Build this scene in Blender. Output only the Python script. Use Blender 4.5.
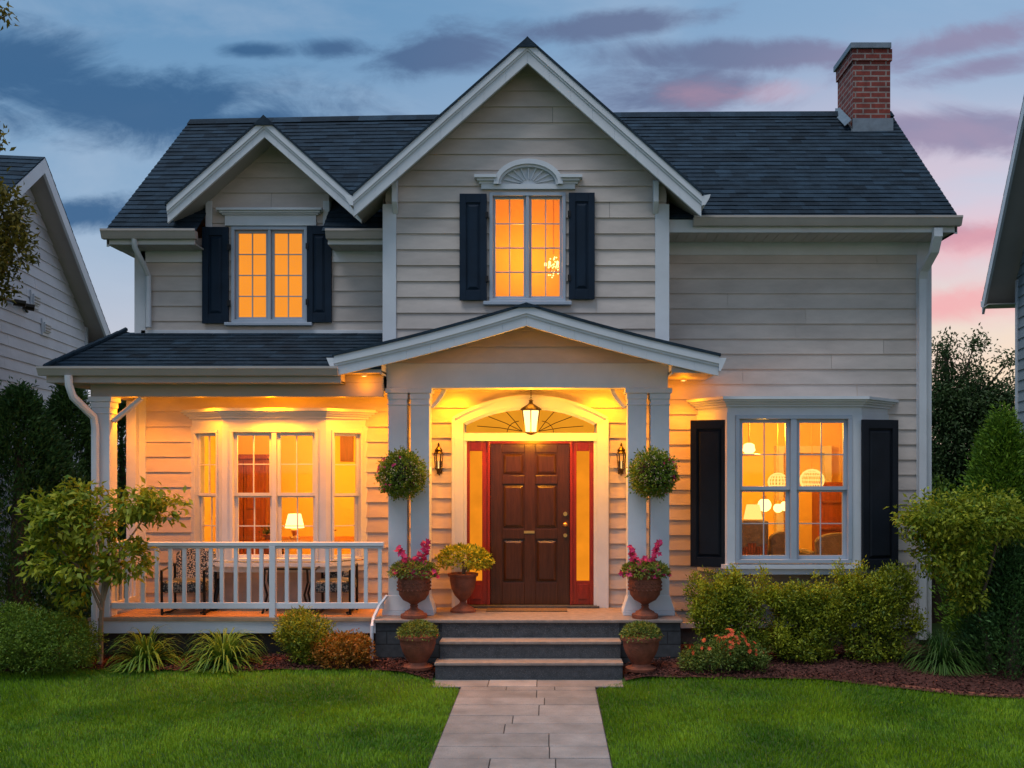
import bpy, math, random
import numpy as np
from mathutils import Vector, Matrix

# ------------------------------------------------------------------ scene, camera, sky, sun
for o in list(bpy.data.objects):
    bpy.data.objects.remove(o)
S = bpy.context.scene
COL = S.collection
R = math.radians
rnd = random.Random(7)

CAMH = 2.3
cam_d = bpy.data.cameras.new('camera')
cam = bpy.data.objects.new('camera', cam_d); COL.objects.link(cam)
cam.location = (0, 0, CAMH); cam.rotation_euler = (R(90), 0, 0)
cam_d.sensor_width = 36.0
cam_d.lens = 36.0 * 1000 / 1024
cam_d.shift_x = (512 - 549) / 1024
cam_d.shift_y = (469 - 384) / 1024
cam_d.clip_end = 3000
S.camera = cam
S.view_settings.view_transform = 'Standard'
S.view_settings.look = 'None'
S.view_settings.exposure = 0.0
S.view_settings.gamma = 1.0

W = bpy.data.worlds.new('World'); S.world = W
W.use_nodes = True
SKY_STRENGTH = 1.0

SUN_DIR = Vector((0.30, 0.30, -1.0))          # soft last daylight, coming over the camera's left shoulder
sd = bpy.data.lights.new('sun', 'SUN'); sd.energy = 2.1; sd.angle = R(32); sd.color = (1.0, 0.955, 0.94)
so = bpy.data.objects.new('sun', sd); COL.objects.link(so)
so.rotation_euler = SUN_DIR.to_track_quat('-Z', 'Y').to_euler()
so.location = (-8, -6, 9)

def build_sky():
    nt = W.node_tree; N = nt.nodes; L = nt.links; N.clear()
    def inp(sock, v):
        if isinstance(v, (int, float)): sock.default_value = v
        elif isinstance(v, tuple): sock.default_value = v if len(v) == len(sock.default_value) else v + (1,)
        else: L.new(v, sock)
    def m(op, a, b=0.0, c=None, clamp=False):
        n = N.new('ShaderNodeMath'); n.operation = op; n.use_clamp = clamp
        inp(n.inputs[0], a); inp(n.inputs[1], b)
        if c is not None: inp(n.inputs[2], c)
        return n.outputs[0]
    def smooth(x, a, b, lo=0.0, hi=1.0):
        n = N.new('ShaderNodeMapRange'); n.interpolation_type = 'SMOOTHSTEP'
        inp(n.inputs[0], x); n.inputs[1].default_value = a; n.inputs[2].default_value = b
        n.inputs[3].default_value = lo; n.inputs[4].default_value = hi
        return n.outputs[0]
    def mix(f, a, b):
        n = N.new('ShaderNodeMix'); n.data_type = 'RGBA'; inp(n.inputs[0], f)
        inp(n.inputs[6], a); inp(n.inputs[7], b); return n.outputs[2]
    def noise(x, y, z, scale, det=5, rough=.55, dist=0.0):
        c = N.new('ShaderNodeCombineXYZ'); inp(c.inputs[0], x); inp(c.inputs[1], y); inp(c.inputs[2], z)
        n = N.new('ShaderNodeTexNoise'); n.inputs['Scale'].default_value = scale
        n.inputs['Detail'].default_value = det; n.inputs['Roughness'].default_value = rough
        n.inputs['Distortion'].default_value = dist
        L.new(c.outputs[0], n.inputs['Vector']); return n.outputs[0]
    def rgb(r, g, b):
        f = lambda v: (v/255/12.92) if v/255 <= .04045 else ((v/255+.055)/1.055)**2.4
        return (f(r), f(g), f(b), 1)
    tc = N.new('ShaderNodeTexCoord'); sp = N.new('ShaderNodeSeparateXYZ'); L.new(tc.outputs['Generated'], sp.inputs[0])
    x, y, z = sp.outputs
    yy = m('MAXIMUM', m('ABSOLUTE', y), 0.3)
    u = m('DIVIDE', x, yy); v = m('DIVIDE', z, yy)
    right = smooth(u, -.35, .5)
    up = smooth(v, .02, .45)
    low = mix(right, rgb(205, 205, 215), rgb(255, 228, 198))
    midc = mix(right, rgb(146, 176, 206), rgb(214, 210, 226))
    top = mix(right, rgb(106, 150, 190), rgb(142, 174, 208))
    base = mix(smooth(v, .07, .27), low, midc)
    base = mix(smooth(v, .22, .47), base, top)
    # wispy light veils
    veil = smooth(noise(m('MULTIPLY', u, 1.6), m('MULTIPLY', v, 4.0), 3.3, 1.6, 6, .6, .4), .46, .68)
    base = mix(m('MULTIPLY', veil, .22), base, rgb(196, 208, 226))
    # cloud banks
    nn = noise(m('MULTIPLY', u, 2.0), m('MULTIPLY', m('SUBTRACT', v, m('MULTIPLY', u, .10)), 5.2), 1.7, 1.6, 8, .6, .5)
    def blob(cx, cy, rx, ry, tilt=0.0):
        du = m('DIVIDE', m('SUBTRACT', u, cx), rx)
        dv = m('DIVIDE', m('SUBTRACT', m('SUBTRACT', v, cy), m('MULTIPLY', m('SUBTRACT', u, cx), tilt)), ry)
        return m('SUBTRACT', 1.0, m('SQRT', m('ADD', m('MULTIPLY', du, du), m('MULTIPLY', dv, dv))), clamp=False)
    P = lambda px, py: ((px-549)/1000, (469-py)/1000)
    banks = None
    for (px, py, rx, ry, t) in ((70, 92, .30, .062, -.10), (250, 128, .13, .03, -.05), (450, 52, .085, .03, .1), (680, 96, .125, .036, .05), (790, 55, .22, .022, .0),
                                (960, 42, .16, .028, .2), (600, 25, .16, .018, .1), (940, 130, .10, .026, -.05), (985, 66, .10, .018, .15),
                                (340, 48, .05, .014, .0), (80, 215, .10, .022, .0), (945, 235, .12, .024, .0), (250, 50, .06, .012, .0)):
        cx, cy = P(px, py)
        b = m('MAXIMUM', blob(cx, cy, rx, ry, t), -1.0)
        banks = b if banks is None else m('MAXIMUM', banks, b)
    fine = noise(m('MULTIPLY', u, 2.6), m('MULTIPLY', v, 4.8), 9.1, 3.2, 8, .66, .6)
    dens = m('ADD', m('ADD', m('MULTIPLY', banks, .75), m('MULTIPLY', m('SUBTRACT', nn, .5), 1.25)), m('MULTIPLY', m('SUBTRACT', fine, .5), 1.15))
    cm = smooth(dens, -.06, .50)
    ccol = mix(smooth(u, -.35, .12), rgb(58, 98, 140), rgb(104, 118, 152))
    ccol = mix(smooth(u, .1, .42), ccol, rgb(142, 140, 172))
    # sunset pink on the undersides of the clouds to the right
    pn = smooth(noise(m('MULTIPLY', u, 2.5), m('MULTIPLY', v, 8.0), 6.6, 1.8, 4, .5, .3), .42, .62)
    pinkz = m('MULTIPLY', m('MULTIPLY', smooth(u, .05, .40), pn), smooth(v, .50, .12))
    ccol2 = mix(m('MULTIPLY', pinkz, .35), ccol, rgb(226, 170, 186))
    base = mix(m('MULTIPLY', pinkz, .45), base, rgb(244, 190, 198))
    colr = mix(m('MULTIPLY', cm, .93), base, ccol2)
    for (px, py, rx, ry, t, s) in ((975, 240, .10, .028, .10, .55), (962, 303, .12, .022, .16, .72), (690, 95, .06, .018, .0, .22), (770, 92, .05, .014, .1, .2)):
        cx, cy = P(px, py)
        bb = m('ADD', blob(cx, cy, rx, ry, t), m('MULTIPLY', m('SUBTRACT', fine, .5), 1.9))
        colr = mix(m('MULTIPLY', smooth(bb, -.05, .95), s), colr, rgb(246, 168, 174))
    # below the horizon: dim earth
    colr = mix(smooth(z, -.12, -.01, 1.0, 0.0), colr, (.05, .055, .045, 1))
    bg = N.new('ShaderNodeBackground'); inp(bg.inputs[0], colr); bg.inputs[1].default_value = SKY_STRENGTH
    out = N.new('ShaderNodeOutputWorld'); L.new(bg.outputs[0], out.inputs[0])
build_sky()

# ------------------------------------------------------------------ measuring helpers (plane at distance D metres)
def X(px, D): return (px - 549) * D / 1000
def Z(py, D): return CAMH + (469 - py) * D / 1000

def srgb(r, g, b):
    f = lambda v: (v/255/12.92) if v/255 <= .04045 else ((v/255+.055)/1.055)**2.4
    return (f(r), f(g), f(b))

# ------------------------------------------------------------------ materials
MATS = {}
def newmat(name):
    m = bpy.data.materials.new(name); m.use_nodes = True
    m.node_tree.nodes.clear(); MATS[name] = m
    return m, m.node_tree.nodes, m.node_tree.links

def pmat(name, col, rough=.6, var=.12, scale=6.0, stretch=(1, 1, 1), bump=.0, bscale=None, metal=0.0, spec=.4,
         tone=None, col2=None, sheen=0.0, coat=0.0, speck=None):
    """principled paint/stone/wood with procedural colour variation, bump and an optional per-piece 'tone' attribute"""
    m, N, L = newmat(name)
    out = N.new('ShaderNodeOutputMaterial'); b = N.new('ShaderNodeBsdfPrincipled'); L.new(b.outputs[0], out.inputs[0])
    tc = N.new('ShaderNodeTexCoord'); mp = N.new('ShaderNodeMapping'); mp.inputs['Scale'].default_value = stretch
    L.new(tc.outputs['Object'], mp.inputs[0])
    n = N.new('ShaderNodeTexNoise'); n.inputs['Scale'].default_value = scale; n.inputs['Detail'].default_value = 6
    n.inputs['Roughness'].default_value = .62
    L.new(mp.outputs[0], n.inputs['Vector'])
    mr = N.new('ShaderNodeMapRange'); mr.inputs[1].default_value = .3; mr.inputs[2].default_value = .7
    L.new(n.outputs[0], mr.inputs[0])
    mx = N.new('ShaderNodeMix'); mx.data_type = 'RGBA'; L.new(mr.outputs[0], mx.inputs[0])
    c2 = col2 or tuple(min(1, c*(1+var)) for c in col)
    c1 = col if col2 else tuple(c*(1-var) for c in col)
    mx.inputs[6].default_value = (*c1, 1); mx.inputs[7].default_value = (*c2, 1)
    csock = mx.outputs[2]
    if speck:
        n3 = N.new('ShaderNodeTexNoise'); n3.inputs['Scale'].default_value = speck[0]; n3.inputs['Detail'].default_value = 3
        L.new(tc.outputs['Object'], n3.inputs['Vector'])
        r3 = N.new('ShaderNodeMapRange'); r3.inputs[1].default_value = .55; r3.inputs[2].default_value = .7; L.new(n3.outputs[0], r3.inputs[0])
        m3 = N.new('ShaderNodeMix'); m3.data_type = 'RGBA'; L.new(r3.outputs[0], m3.inputs[0]); L.new(csock, m3.inputs[6])
        m3.inputs[7].default_value = (*speck[1], 1); csock = m3.outputs[2]
    if tone:
        at = N.new('ShaderNodeAttribute'); at.attribute_name = 'tone'
        r2 = N.new('ShaderNodeMapRange'); r2.inputs[3].default_value = tone[0]; r2.inputs[4].default_value = tone[1]
        L.new(at.outputs['Fac'], r2.inputs[0])
        vm = N.new('ShaderNodeVectorMath'); vm.operation = 'SCALE'; L.new(csock, vm.inputs[0]); L.new(r2.outputs[0], vm.inputs[3])
        csock = vm.outputs[0]
    L.new(csock, b.inputs['Base Color'])
    b.inputs['Roughness'].default_value = rough; b.inputs['Metallic'].default_value = metal
    b.inputs['Specular IOR Level'].default_value = spec
    if coat: b.inputs['Coat Weight'].default_value = coat; b.inputs['Coat Roughness'].default_value = .15
    if sheen: b.inputs['Sheen Weight'].default_value = sheen
    if bump:
        n2 = N.new('ShaderNodeTexNoise'); n2.inputs['Scale'].default_value = bscale or scale*4; n2.inputs['Detail'].default_value = 6
        L.new(mp.outputs[0], n2.inputs['Vector'])
        bm = N.new('ShaderNodeBump'); bm.inputs['Strength'].default_value = bump; bm.inputs['Distance'].default_value = .02
        L.new(n2.outputs[0], bm.inputs['Height']); L.new(bm.outputs[0], b.inputs['Normal'])
    return m

def leafmat(name, c_a, c_b, trans=.35, rough=.55, spec=.3):
    m, N, L = newmat(name)
    out = N.new('ShaderNodeOutputMaterial')
    at = N.new('ShaderNodeAttribute'); at.attribute_name = 'tone'
    mx = N.new('ShaderNodeMix'); mx.data_type = 'RGBA'; L.new(at.outputs['Fac'], mx.inputs[0])
    mx.inputs[6].default_value = (*c_a, 1); mx.inputs[7].default_value = (*c_b, 1)
    b = N.new('ShaderNodeBsdfPrincipled'); L.new(mx.outputs[2], b.inputs['Base Color'])
    b.inputs['Roughness'].default_value = rough; b.inputs['Specular IOR Level'].default_value = spec
    t = N.new('ShaderNodeBsdfTranslucent'); L.new(mx.outputs[2], t.inputs[0])
    ms = N.new('ShaderNodeMixShader'); ms.inputs[0].default_value = trans
    L.new(b.outputs[0], ms.inputs[1]); L.new(t.outputs[0], ms.inputs[2]); L.new(ms.outputs[0], out.inputs[0])
    return m

def emat(name, col, strength, var=0.0, scale=3.0):
    m, N, L = newmat(name)
    out = N.new('ShaderNodeOutputMaterial'); e = N.new('ShaderNodeEmission'); e.inputs[1].default_value = strength
    if var:
        tc = N.new('ShaderNodeTexCoord'); n = N.new('ShaderNodeTexNoise'); n.inputs['Scale'].default_value = scale
        n.inputs['Detail'].default_value = 3; L.new(tc.outputs['Object'], n.inputs['Vector'])
        mx = N.new('ShaderNodeMix'); mx.data_type = 'RGBA'; L.new(n.outputs[0], mx.inputs[0])
        mx.inputs[6].default_value = (*[c*(1-var) for c in col], 1); mx.inputs[7].default_value = (*[c*(1+var) for c in col], 1)
        L.new(mx.outputs[2], e.inputs[0])
    else: e.inputs[0].default_value = (*col, 1)
    L.new(e.outputs[0], out.inputs[0]); return m

def glassmat(name, tint=(1, 1, 1), refl=.035):
    m, N, L = newmat(name)
    out = N.new('ShaderNodeOutputMaterial'); t = N.new('ShaderNodeBsdfTransparent'); t.inputs[0].default_value = (*tint, 1)
    g = N.new('ShaderNodeBsdfGlossy'); g.inputs['Roughness'].default_value = .03
    n = N.new('ShaderNodeTexNoise'); n.inputs['Scale'].default_value = 1.6
    tc = N.new('ShaderNodeTexCoord'); L.new(tc.outputs['Object'], n.inputs['Vector'])
    bm = N.new('ShaderNodeBump'); bm.inputs['Strength'].default_value = .05; L.new(n.outputs[0], bm.inputs['Height']); L.new(bm.outputs[0], g.inputs['Normal'])
    lw = N.new('ShaderNodeLayerWeight'); lw.inputs[0].default_value = .15
    mr = N.new('ShaderNodeMapRange'); mr.inputs[3].default_value = refl; mr.inputs[4].default_value = .9; L.new(lw.outputs['Fresnel'], mr.inputs[0])
    ms = N.new('ShaderNodeMixShader'); L.new(mr.outputs[0], ms.inputs[0]); L.new(t.outputs[0], ms.inputs[1]); L.new(g.outputs[0], ms.inputs[2])
    L.new(ms.outputs[0], out.inputs[0]); return m

def patmat(name, kind, c1, c2, scale, rough=.8, mortar=None, msize=.02, bw=.5, rh=.25, bump=.4, axes='xz'):
    m, N, L = newmat(name)
    out = N.new('ShaderNodeOutputMaterial'); b = N.new('ShaderNodeBsdfPrincipled'); L.new(b.outputs[0], out.inputs[0])
    tc = N.new('ShaderNodeTexCoord'); sp = N.new('ShaderNodeSeparateXYZ'); L.new(tc.outputs['Object'], sp.inputs[0])
    cb = N.new('ShaderNodeCombineXYZ'); ad = N.new('ShaderNodeMath'); ad.operation = 'ADD'
    L.new(sp.outputs[0], ad.inputs[0])
    if axes == 'xz': L.new(sp.outputs[1], ad.inputs[1])
    L.new(ad.outputs[0], cb.inputs[0]); L.new(sp.outputs[2] if axes == 'xz' else sp.outputs[1], cb.inputs[1])
    if kind == 'brick':
        t = N.new('ShaderNodeTexBrick'); t.inputs['Scale'].default_value = scale
        t.inputs['Mortar Size'].default_value = msize; t.inputs['Brick Width'].default_value = bw; t.inputs['Row Height'].default_value = rh
        t.inputs['Color1'].default_value = (*c1, 1); t.inputs['Color2'].default_value = (*c2, 1); t.inputs['Mortar'].default_value = (*mortar, 1)
        t.inputs['Bias'].default_value = 0
        L.new(cb.outputs[0], t.inputs['Vector'])
        n = N.new('ShaderNodeTexNoise'); n.inputs['Scale'].default_value = 14; n.inputs['Detail'].default_value = 6; L.new(tc.outputs['Object'], n.inputs['Vector'])
        mx = N.new('ShaderNodeMix'); mx.data_type = 'RGBA'; mx.blend_type = 'MULTIPLY'; mx.inputs[0].default_value = .6
        mr = N.new('ShaderNodeMapRange'); mr.inputs[1].default_value = .3; mr.inputs[2].default_value = .7; mr.inputs[3].default_value = .5; mr.inputs[4].default_value = 1.35
        L.new(n.outputs[0], mr.inputs[0]); L.new(t.outputs[0], mx.inputs[6]); L.new(mr.outputs[0], mx.inputs[7])
        L.new(mx.outputs[2], b.inputs['Base Color'])
        bm = N.new('ShaderNodeBump'); bm.invert = True; bm.inputs['Strength'].default_value = bump; bm.inputs['Distance'].default_value = .01
        L.new(t.outputs['Fac'], bm.inputs['Height']); L.new(bm.outputs[0], b.inputs['Normal'])
    else:
        t = N.new('ShaderNodeTexVoronoi'); t.inputs['Scale'].default_value = scale; t.distance = 'CHEBYCHEV'; t.inputs['Randomness'].default_value = .55
        L.new(cb.outputs[0], t.inputs['Vector'])
        r = N.new('ShaderNodeValToRGB'); r.color_ramp.interpolation = 'CONSTANT'
        r.color_ramp.elements[0].color = (*c1, 1); r.color_ramp.elements[1].position = .36; r.color_ramp.elements[1].color = (*c2, 1)
        L.new(t.outputs['Distance'], r.inputs[0]); L.new(r.outputs[0], b.inputs['Base Color'])
    b.inputs['Roughness'].default_value = rough
    return m

M_SIDING = pmat('siding_paint', (.53, .470, .430), .62, .17, 1.3, (1, 1, 3), .10, 60, tone=(.93, 1.05))
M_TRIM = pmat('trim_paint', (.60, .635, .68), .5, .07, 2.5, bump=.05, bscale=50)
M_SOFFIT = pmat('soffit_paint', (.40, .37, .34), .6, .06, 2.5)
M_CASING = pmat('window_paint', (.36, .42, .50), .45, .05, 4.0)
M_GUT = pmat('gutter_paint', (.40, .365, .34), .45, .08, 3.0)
M_SHINGLE = pmat('shingle', (.018, .036, .056), .9, .30, 5.0, bump=.9, bscale=160, tone=(.55, 1.55), spec=.25)
M_SHUT = pmat('shutter_paint', (.006, .018, .036), .6, .22, 4.0, bump=.1, spec=.2)
M_SHUTB = pmat('shutter_dark_paint', (.008, .011, .017), .6, .22, 4.0, bump=.1, spec=.2)
M_DOOR = pmat('door_wood', (.052, .017, .007), .24, .30, 5.0, (9, 9, .8), .12, 14, coat=.25)
M_RED = pmat('red_stained_wood', (.22, .018, .008), .30, .22, 4.0, (8, 8, .8), .12, 14, coat=.2)
M_BRICK = patmat('red_brick', 'brick', (.24, .040, .026), (.13, .026, .020), 1.0, .85, (.26, .21, .19), .010, .21, .075)
M_FLASH = pmat('lead_flashing', (.17, .21, .24), .45, .2, 8, metal=.6)
M_GRANITE = pmat('dark_granite', (.050, .054, .060), .75, .35, 14, bump=.25, bscale=90, speck=(110, (.13, .13, .135)))
M_BLOCK = patmat('dark_block', 'brick', (.050, .054, .060), (.038, .042, .048), 1.0, .85, (.018, .019, .021), .008, .40, .15, .5)
M_TREAD = pmat('stone_tread', (.24, .195, .17), .6, .22, 12, bump=.15, bscale=80)
M_FLOOR = pmat('porch_floor_wood', (.36, .22, .13), .5, .22, 6, (.8, 8, 1), .12)
M_DARKGAP = pmat('skirt_shade', (.05, .045, .04), .9, .3, 6)  # boards in place of lattice; the void's shade is put into their colour
M_FOUND = pmat('foundation', (.16, .125, .10), .9, .3, 5, bump=.3)
M_TERRA = pmat('terracotta', (.20, .062, .034), .68, .38, 9, bump=.45, bscale=55)
M_SOIL = pmat('soil', (.03, .02, .014), .95, .4, 30, bump=.6)
M_MULCH = pmat('mulch', (.085, .028, .020), .95, .45, 22, bump=.8, bscale=90, tone=(.45, 1.7))
M_BRONZE = pmat('dark_bronze', (.035, .024, .016), .38, .3, 12, metal=.7)
M_BRASS = pmat('brass', (.75, .48, .16), .3, .1, 10, metal=.9)
M_IRON = pmat('black_iron', (.012, .012, .013), .45, .2, 12, metal=.4)
M_BARK = pmat('bark', (.10, .07, .05), .9, .4, 14, (1, 1, .3), .7, 30)
M_BARKL = pmat('pale_bark', (.22, .16, .11), .85, .35, 14, (1, 1, .3), .6, 30)
M_PAVER = pmat('paving_stone', (.25, .228, .215), .8, .26, 3.0, bump=.3, bscale=70, tone=(.82, 1.16), speck=(120, (.16, .15, .15)))
M_JOINT = pmat('paving_joint', (.05, .045, .042), .95, .3, 20, bump=.5)
M_NSIDING = pmat('neighbour_siding', (.66, .64, .68), .65, .10, 1.3, (1, 1, 3), .10, 60, tone=(.92, 1.05))
M_NGREY = pmat('neighbour_grey_siding', (.22, .27, .31), .65, .12, 1.3, (1, 1, 3), .10, 60, tone=(.92, 1.05))
M_WOODF = pmat('fence_wood', (.085, .052, .036), .85, .35, 5, (8, 8, .6), .4, tone=(.7, 1.25))
M_COIR = pmat('coir', (.16, .10, .05), .95, .4, 40, bump=.6, bscale=120)
M_WICKER = patmat('patterned_fabric', 'v', (.50, .46, .42), (.028, .042, .058), 60, .85)
M_CUSH = patmat('dark_patterned_fabric', 'v', (.22, .23, .22), (.020, .034, .045), 52, .85)
M_GLASS = glassmat('window_glass')
WARM = (1.0, .46, .055)
M_ROOM = pmat('room_wall', (.82, .58, .16), .8, .05, 2)
M_ROOMC = pmat('room_ceiling', (.70, .50, .20), .8, .04, 2)
M_ROOMF = pmat('room_floor', (.30, .14, .06), .4, .2, 5, (1, 8, 1))
M_REDDOOR = pmat('interior_door_wood', (.20, .05, .018), .45, .25, 4, (8, 8, .8))
M_SOFA = pmat('grey_upholstery', (.17, .14, .12), .9, .2, 12, bump=.4)
M_LEAFD = leafmat('house_plant', (.03, .06, .015), (.10, .14, .03))
M_BLIND = emat('lit_blind', (1.0, .315, .012), .98, .10, 1.6)
M_SIDEG = emat('lit_frosted_glass', (1.0, .30, .015), .85, .25, 4)
M_FANG = emat('lit_fanlight_glass', (1.0, .37, .02), .80, .15, 4)
M_GLOW = emat('lamp_glow', (1.0, .62, .20), 3.2)
M_SHADE = emat('lamp_shade_glow', (1.0, .56, .14), 1.6)
M_LANT = emat('lantern_glow', (1.0, .68, .26), 2.6)

# ------------------------------------------------------------------ mesh building
class Fr:
    """a working plane: u along the wall, v up, w outwards"""
    def __init__(s, o=(0, 0, 0), u=(1, 0, 0), n=(0, -1, 0)):
        s.o = Vector(o); s.u = Vector(u).normalized(); s.n = Vector(n).normalized()
    def __call__(s, u, v, w=0.0):
        p = s.o + s.u*u + s.n*w; return (p.x, p.y, p.z + v)

class MB:
    def __init__(s): s.v = []; s.f = []; s.t = []; s.sm = False
    def face(s, pts, tone=.5):
        i = len(s.v); s.v += [tuple(p) for p in pts]; s.f.append(tuple(range(i, i+len(pts)))); s.t.append(tone)
    def hexa(s, p, tone=.5):
        """8 points: 4 of one side, 4 of the other in the same order"""
        i = len(s.v); s.v += [tuple(q) for q in p]
        for f in ((3, 2, 1, 0), (4, 5, 6, 7), (0, 1, 5, 4), (1, 2, 6, 5), (2, 3, 7, 6), (3, 0, 4, 7)):
            s.f.append(tuple(i+k for k in f)); s.t.append(tone)
    def box(s, F, u0, u1, v0, v1, w0, w1, tone=.5):
        s.hexa([F(u0, v0, w0), F(u1, v0, w0), F(u1, v1, w0), F(u0, v1, w0), F(u0, v0, w1), F(u1, v0, w1), F(u1, v1, w1), F(u0, v1, w1)], tone)
    def wbox(s, x0, x1, y0, y1, z0, z1, tone=.5):
        s.hexa([(x0, y0, z0), (x1, y0, z0), (x1, y0, z1), (x0, y0, z1), (x0, y1, z0), (x1, y1, z0), (x1, y1, z1), (x0, y1, z1)], tone)
    def prism(s, pts, vec, tone=.5):
        n = len(pts); i = len(s.v); vec = Vector(vec)
        s.v += [tuple(p) for p in pts] + [tuple(Vector(p)+vec) for p in pts]
        s.f.append(tuple(i+k for k in range(n))); s.f.append(tuple(i+n+k for k in reversed(range(n)))); s.t += [tone, tone]
        for k in range(n):
            a = k; b = (k+1) % n; s.f.append((i+b, i+a, i+n+a, i+n+b)); s.t.append(tone)
    def strip(s, F, pa, pb, w0, w1):
        """band between two polylines (u,v), thick from w0 to w1"""
        for k in range(len(pa)-1):
            a, b, c, d = pa[k], pa[k+1], pb[k+1], pb[k]
            s.hexa([F(*a, w0), F(*b, w0), F(*c, w0), F(*d, w0), F(*a, w1), F(*b, w1), F(*c, w1), F(*d, w1)])
    def tube(s, path, r, seg=8, closed=True):
        P = [Vector(p) for p in path]; n = len(P)
        rr = r if isinstance(r, (list, tuple)) else [r]*n
        i0 = len(s.v); prev = None
        for k in range(n):
            d = (P[min(k+1, n-1)] - P[max(k-1, 0)]).normalized()
            a = prev if prev is not None else (Vector((0, 0, 1)) if abs(d.z) < .9 else Vector((1, 0, 0)))
            a = (a - d*a.dot(d)).normalized(); prev = a; b = d.cross(a)
            for j in range(seg):
                t = 2*math.pi*j/seg; s.v.append(tuple(P[k] + (a*math.cos(t) + b*math.sin(t))*rr[k]))
        for k in range(n-1):
            for j in range(seg):
                q = i0+k*seg; s.f.append((q+j, q+(j+1) % seg, q+seg+(j+1) % seg, q+seg+j)); s.t.append(.5)
        if closed:
            s.f.append(tuple(i0+j for j in reversed(range(seg)))); s.t.append(.5)
            s.f.append(tuple(i0+(n-1)*seg+j for j in range(seg))); s.t.append(.5)
    def lathe(s, c, prof, seg=28, sx=1, sy=1, ribs=0, rib_amp=0.0, rib_range=None):
        i0 = len(s.v); n = len(prof)
        for k, (r, z) in enumerate(prof):
            for j in range(seg):
                t = 2*math.pi*j/seg; q = r
                if ribs and rib_range and rib_range[0] <= z <= rib_range[1]: q = r*(1+rib_amp*math.cos(ribs*t))
                s.v.append((c[0]+q*math.cos(t)*sx, c[1]+q*math.sin(t)*sy, c[2]+z))
        for k in range(n-1):
            for j in range(seg):
                q = i0+k*seg; s.f.append((q+j, q+(j+1) % seg, q+seg+(j+1) % seg, q+seg+j)); s.t.append(.5)
        s.f.append(tuple(i0+j for j in reversed(range(seg)))); s.t.append(.5)
        s.f.append(tuple(i0+(n-1)*seg+j for j in range(seg))); s.t.append(.5)
    def ball(s, c, r, seg=16, rings=10, sc=(1, 1, 1)):
        prof = [(max(1e-4, r*math.sin(math.pi*k/rings)), -r*math.cos(math.pi*k/rings)*sc[2]) for k in range(rings+1)]
        s.lathe(c, prof, seg, sc[0], sc[1])
    def build(s, name, mat, parent=None, smooth=False, bevel=0.0, origin=None):
        if not s.v: return None
        me = bpy.data.meshes.new(name)
        off = Vector(origin) if origin is not None else (root_loc(parent) if parent else Vector((0, 0, 0)))
        me.from_pydata([(a-off.x, b-off.y, c-off.z) for a, b, c in s.v], [], s.f)
        at = me.attributes.new('tone', 'FLOAT', 'FACE'); at.data.foreach_set('value', s.t)
        me.materials.append(mat)
        if smooth:
            me.polygons.foreach_set('use_smooth', [True]*len(me.polygons))
        o = bpy.data.objects.new(name, me); COL.objects.link(o)
        if parent: o.parent = parent
        if origin is not None: o.location = off
        if bevel:
            b = o.modifiers.new('bevel', 'BEVEL'); b.width = bevel; b.segments = 2; b.limit_method = 'ANGLE'; b.angle_limit = R(40)
        if smooth:
            import bmesh
            bm = bmesh.new(); bm.from_mesh(me); bmesh.ops.recalc_face_normals(bm, faces=bm.faces)
            for e in bm.edges:
                if len(e.link_faces) == 2 and e.calc_face_angle(0) > R(38): e.smooth = False
            bm.to_mesh(me); bm.free()
        return o

def root_loc(o):
    while o.parent: o = o.parent
    return Vector(o.location)

def thing(name, label, cat, loc, group=None):
    o = bpy.data.objects.new(name, None); COL.objects.link(o); o.location = loc; o.empty_display_size = .2
    tag(o, label, cat, group); return o
def tag(o, label=None, cat=None, group=None, kind=None):
    if label: o['label'] = label
    if cat: o['category'] = cat
    if group: o['group'] = group
    if kind: o['kind'] = kind
    return o
def kids(o): return [c for c in bpy.data.objects if c.parent is o]
def copy_tree(o, parent=None):
    c = o.copy(); COL.objects.link(c); c.parent = parent
    for ch in kids(o): copy_tree(ch, c)
    return c
def lamp(name, loc, power, r=.05, col=WARM, kind='POINT'):
    l = bpy.data.lights.new(name, kind); l.energy = power; l.color = col; l.shadow_soft_size = r
    o = bpy.data.objects.new(name, l); COL.objects.link(o); o.location = loc; return o

# ------------------------------------------------------------------ ground
def sm(t):
    t = np.clip(t, 0, 1); return t*t*(3-2*t)
def gz(x, y):
    return .12*sm((np.asarray(y)-9.8)/1.8)*sm((np.abs(np.asarray(x)+.22)-.78)/.6)
def gzf(x, y): return float(gz(x, y))
xs = np.concatenate([[-600, -200, -80, -35, -20], np.arange(-14, 14.01, .25), [20, 35, 80, 200, 600]])
ys = np.concatenate([[-600, -100, -20], np.arange(0, 24.01, .25), [35, 60, 120, 300, 900]])
GX, GY = np.meshgrid(xs, ys)
GZ = gz(GX, GY) - .012
me = bpy.data.meshes.new('ground')
nx = len(xs); ny = len(ys)
fa = [(j*nx+i, j*nx+i+1, (j+1)*nx+i+1, (j+1)*nx+i) for j in range(ny-1) for i in range(nx-1)]
me.from_pydata(np.stack([GX.ravel(), GY.ravel(), GZ.ravel()], 1).tolist(), [], fa)
M_GROUND = pmat('lawn_soil', (.035, .075, .012), .95, .4, 3.0, bump=.6, bscale=60)
me.materials.append(M_GROUND)
g = bpy.data.objects.new('ground', me); COL.objects.link(g); tag(g, kind='structure')

def bed_edge(x):
    """how far back (y) the lawn reaches at x"""
    x = np.asarray(x, float)
    left = 11.0 + .03*np.sin(x*2.1) - .22*sm((x+2.2)/1.2) - .12*sm((-x-5.0)/1.2)
    right = 10.72 + .03*np.sin(x*1.7) - .75*sm((x-2.6)/2.2)
    return np.where(x < -.2, left, right)

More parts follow.
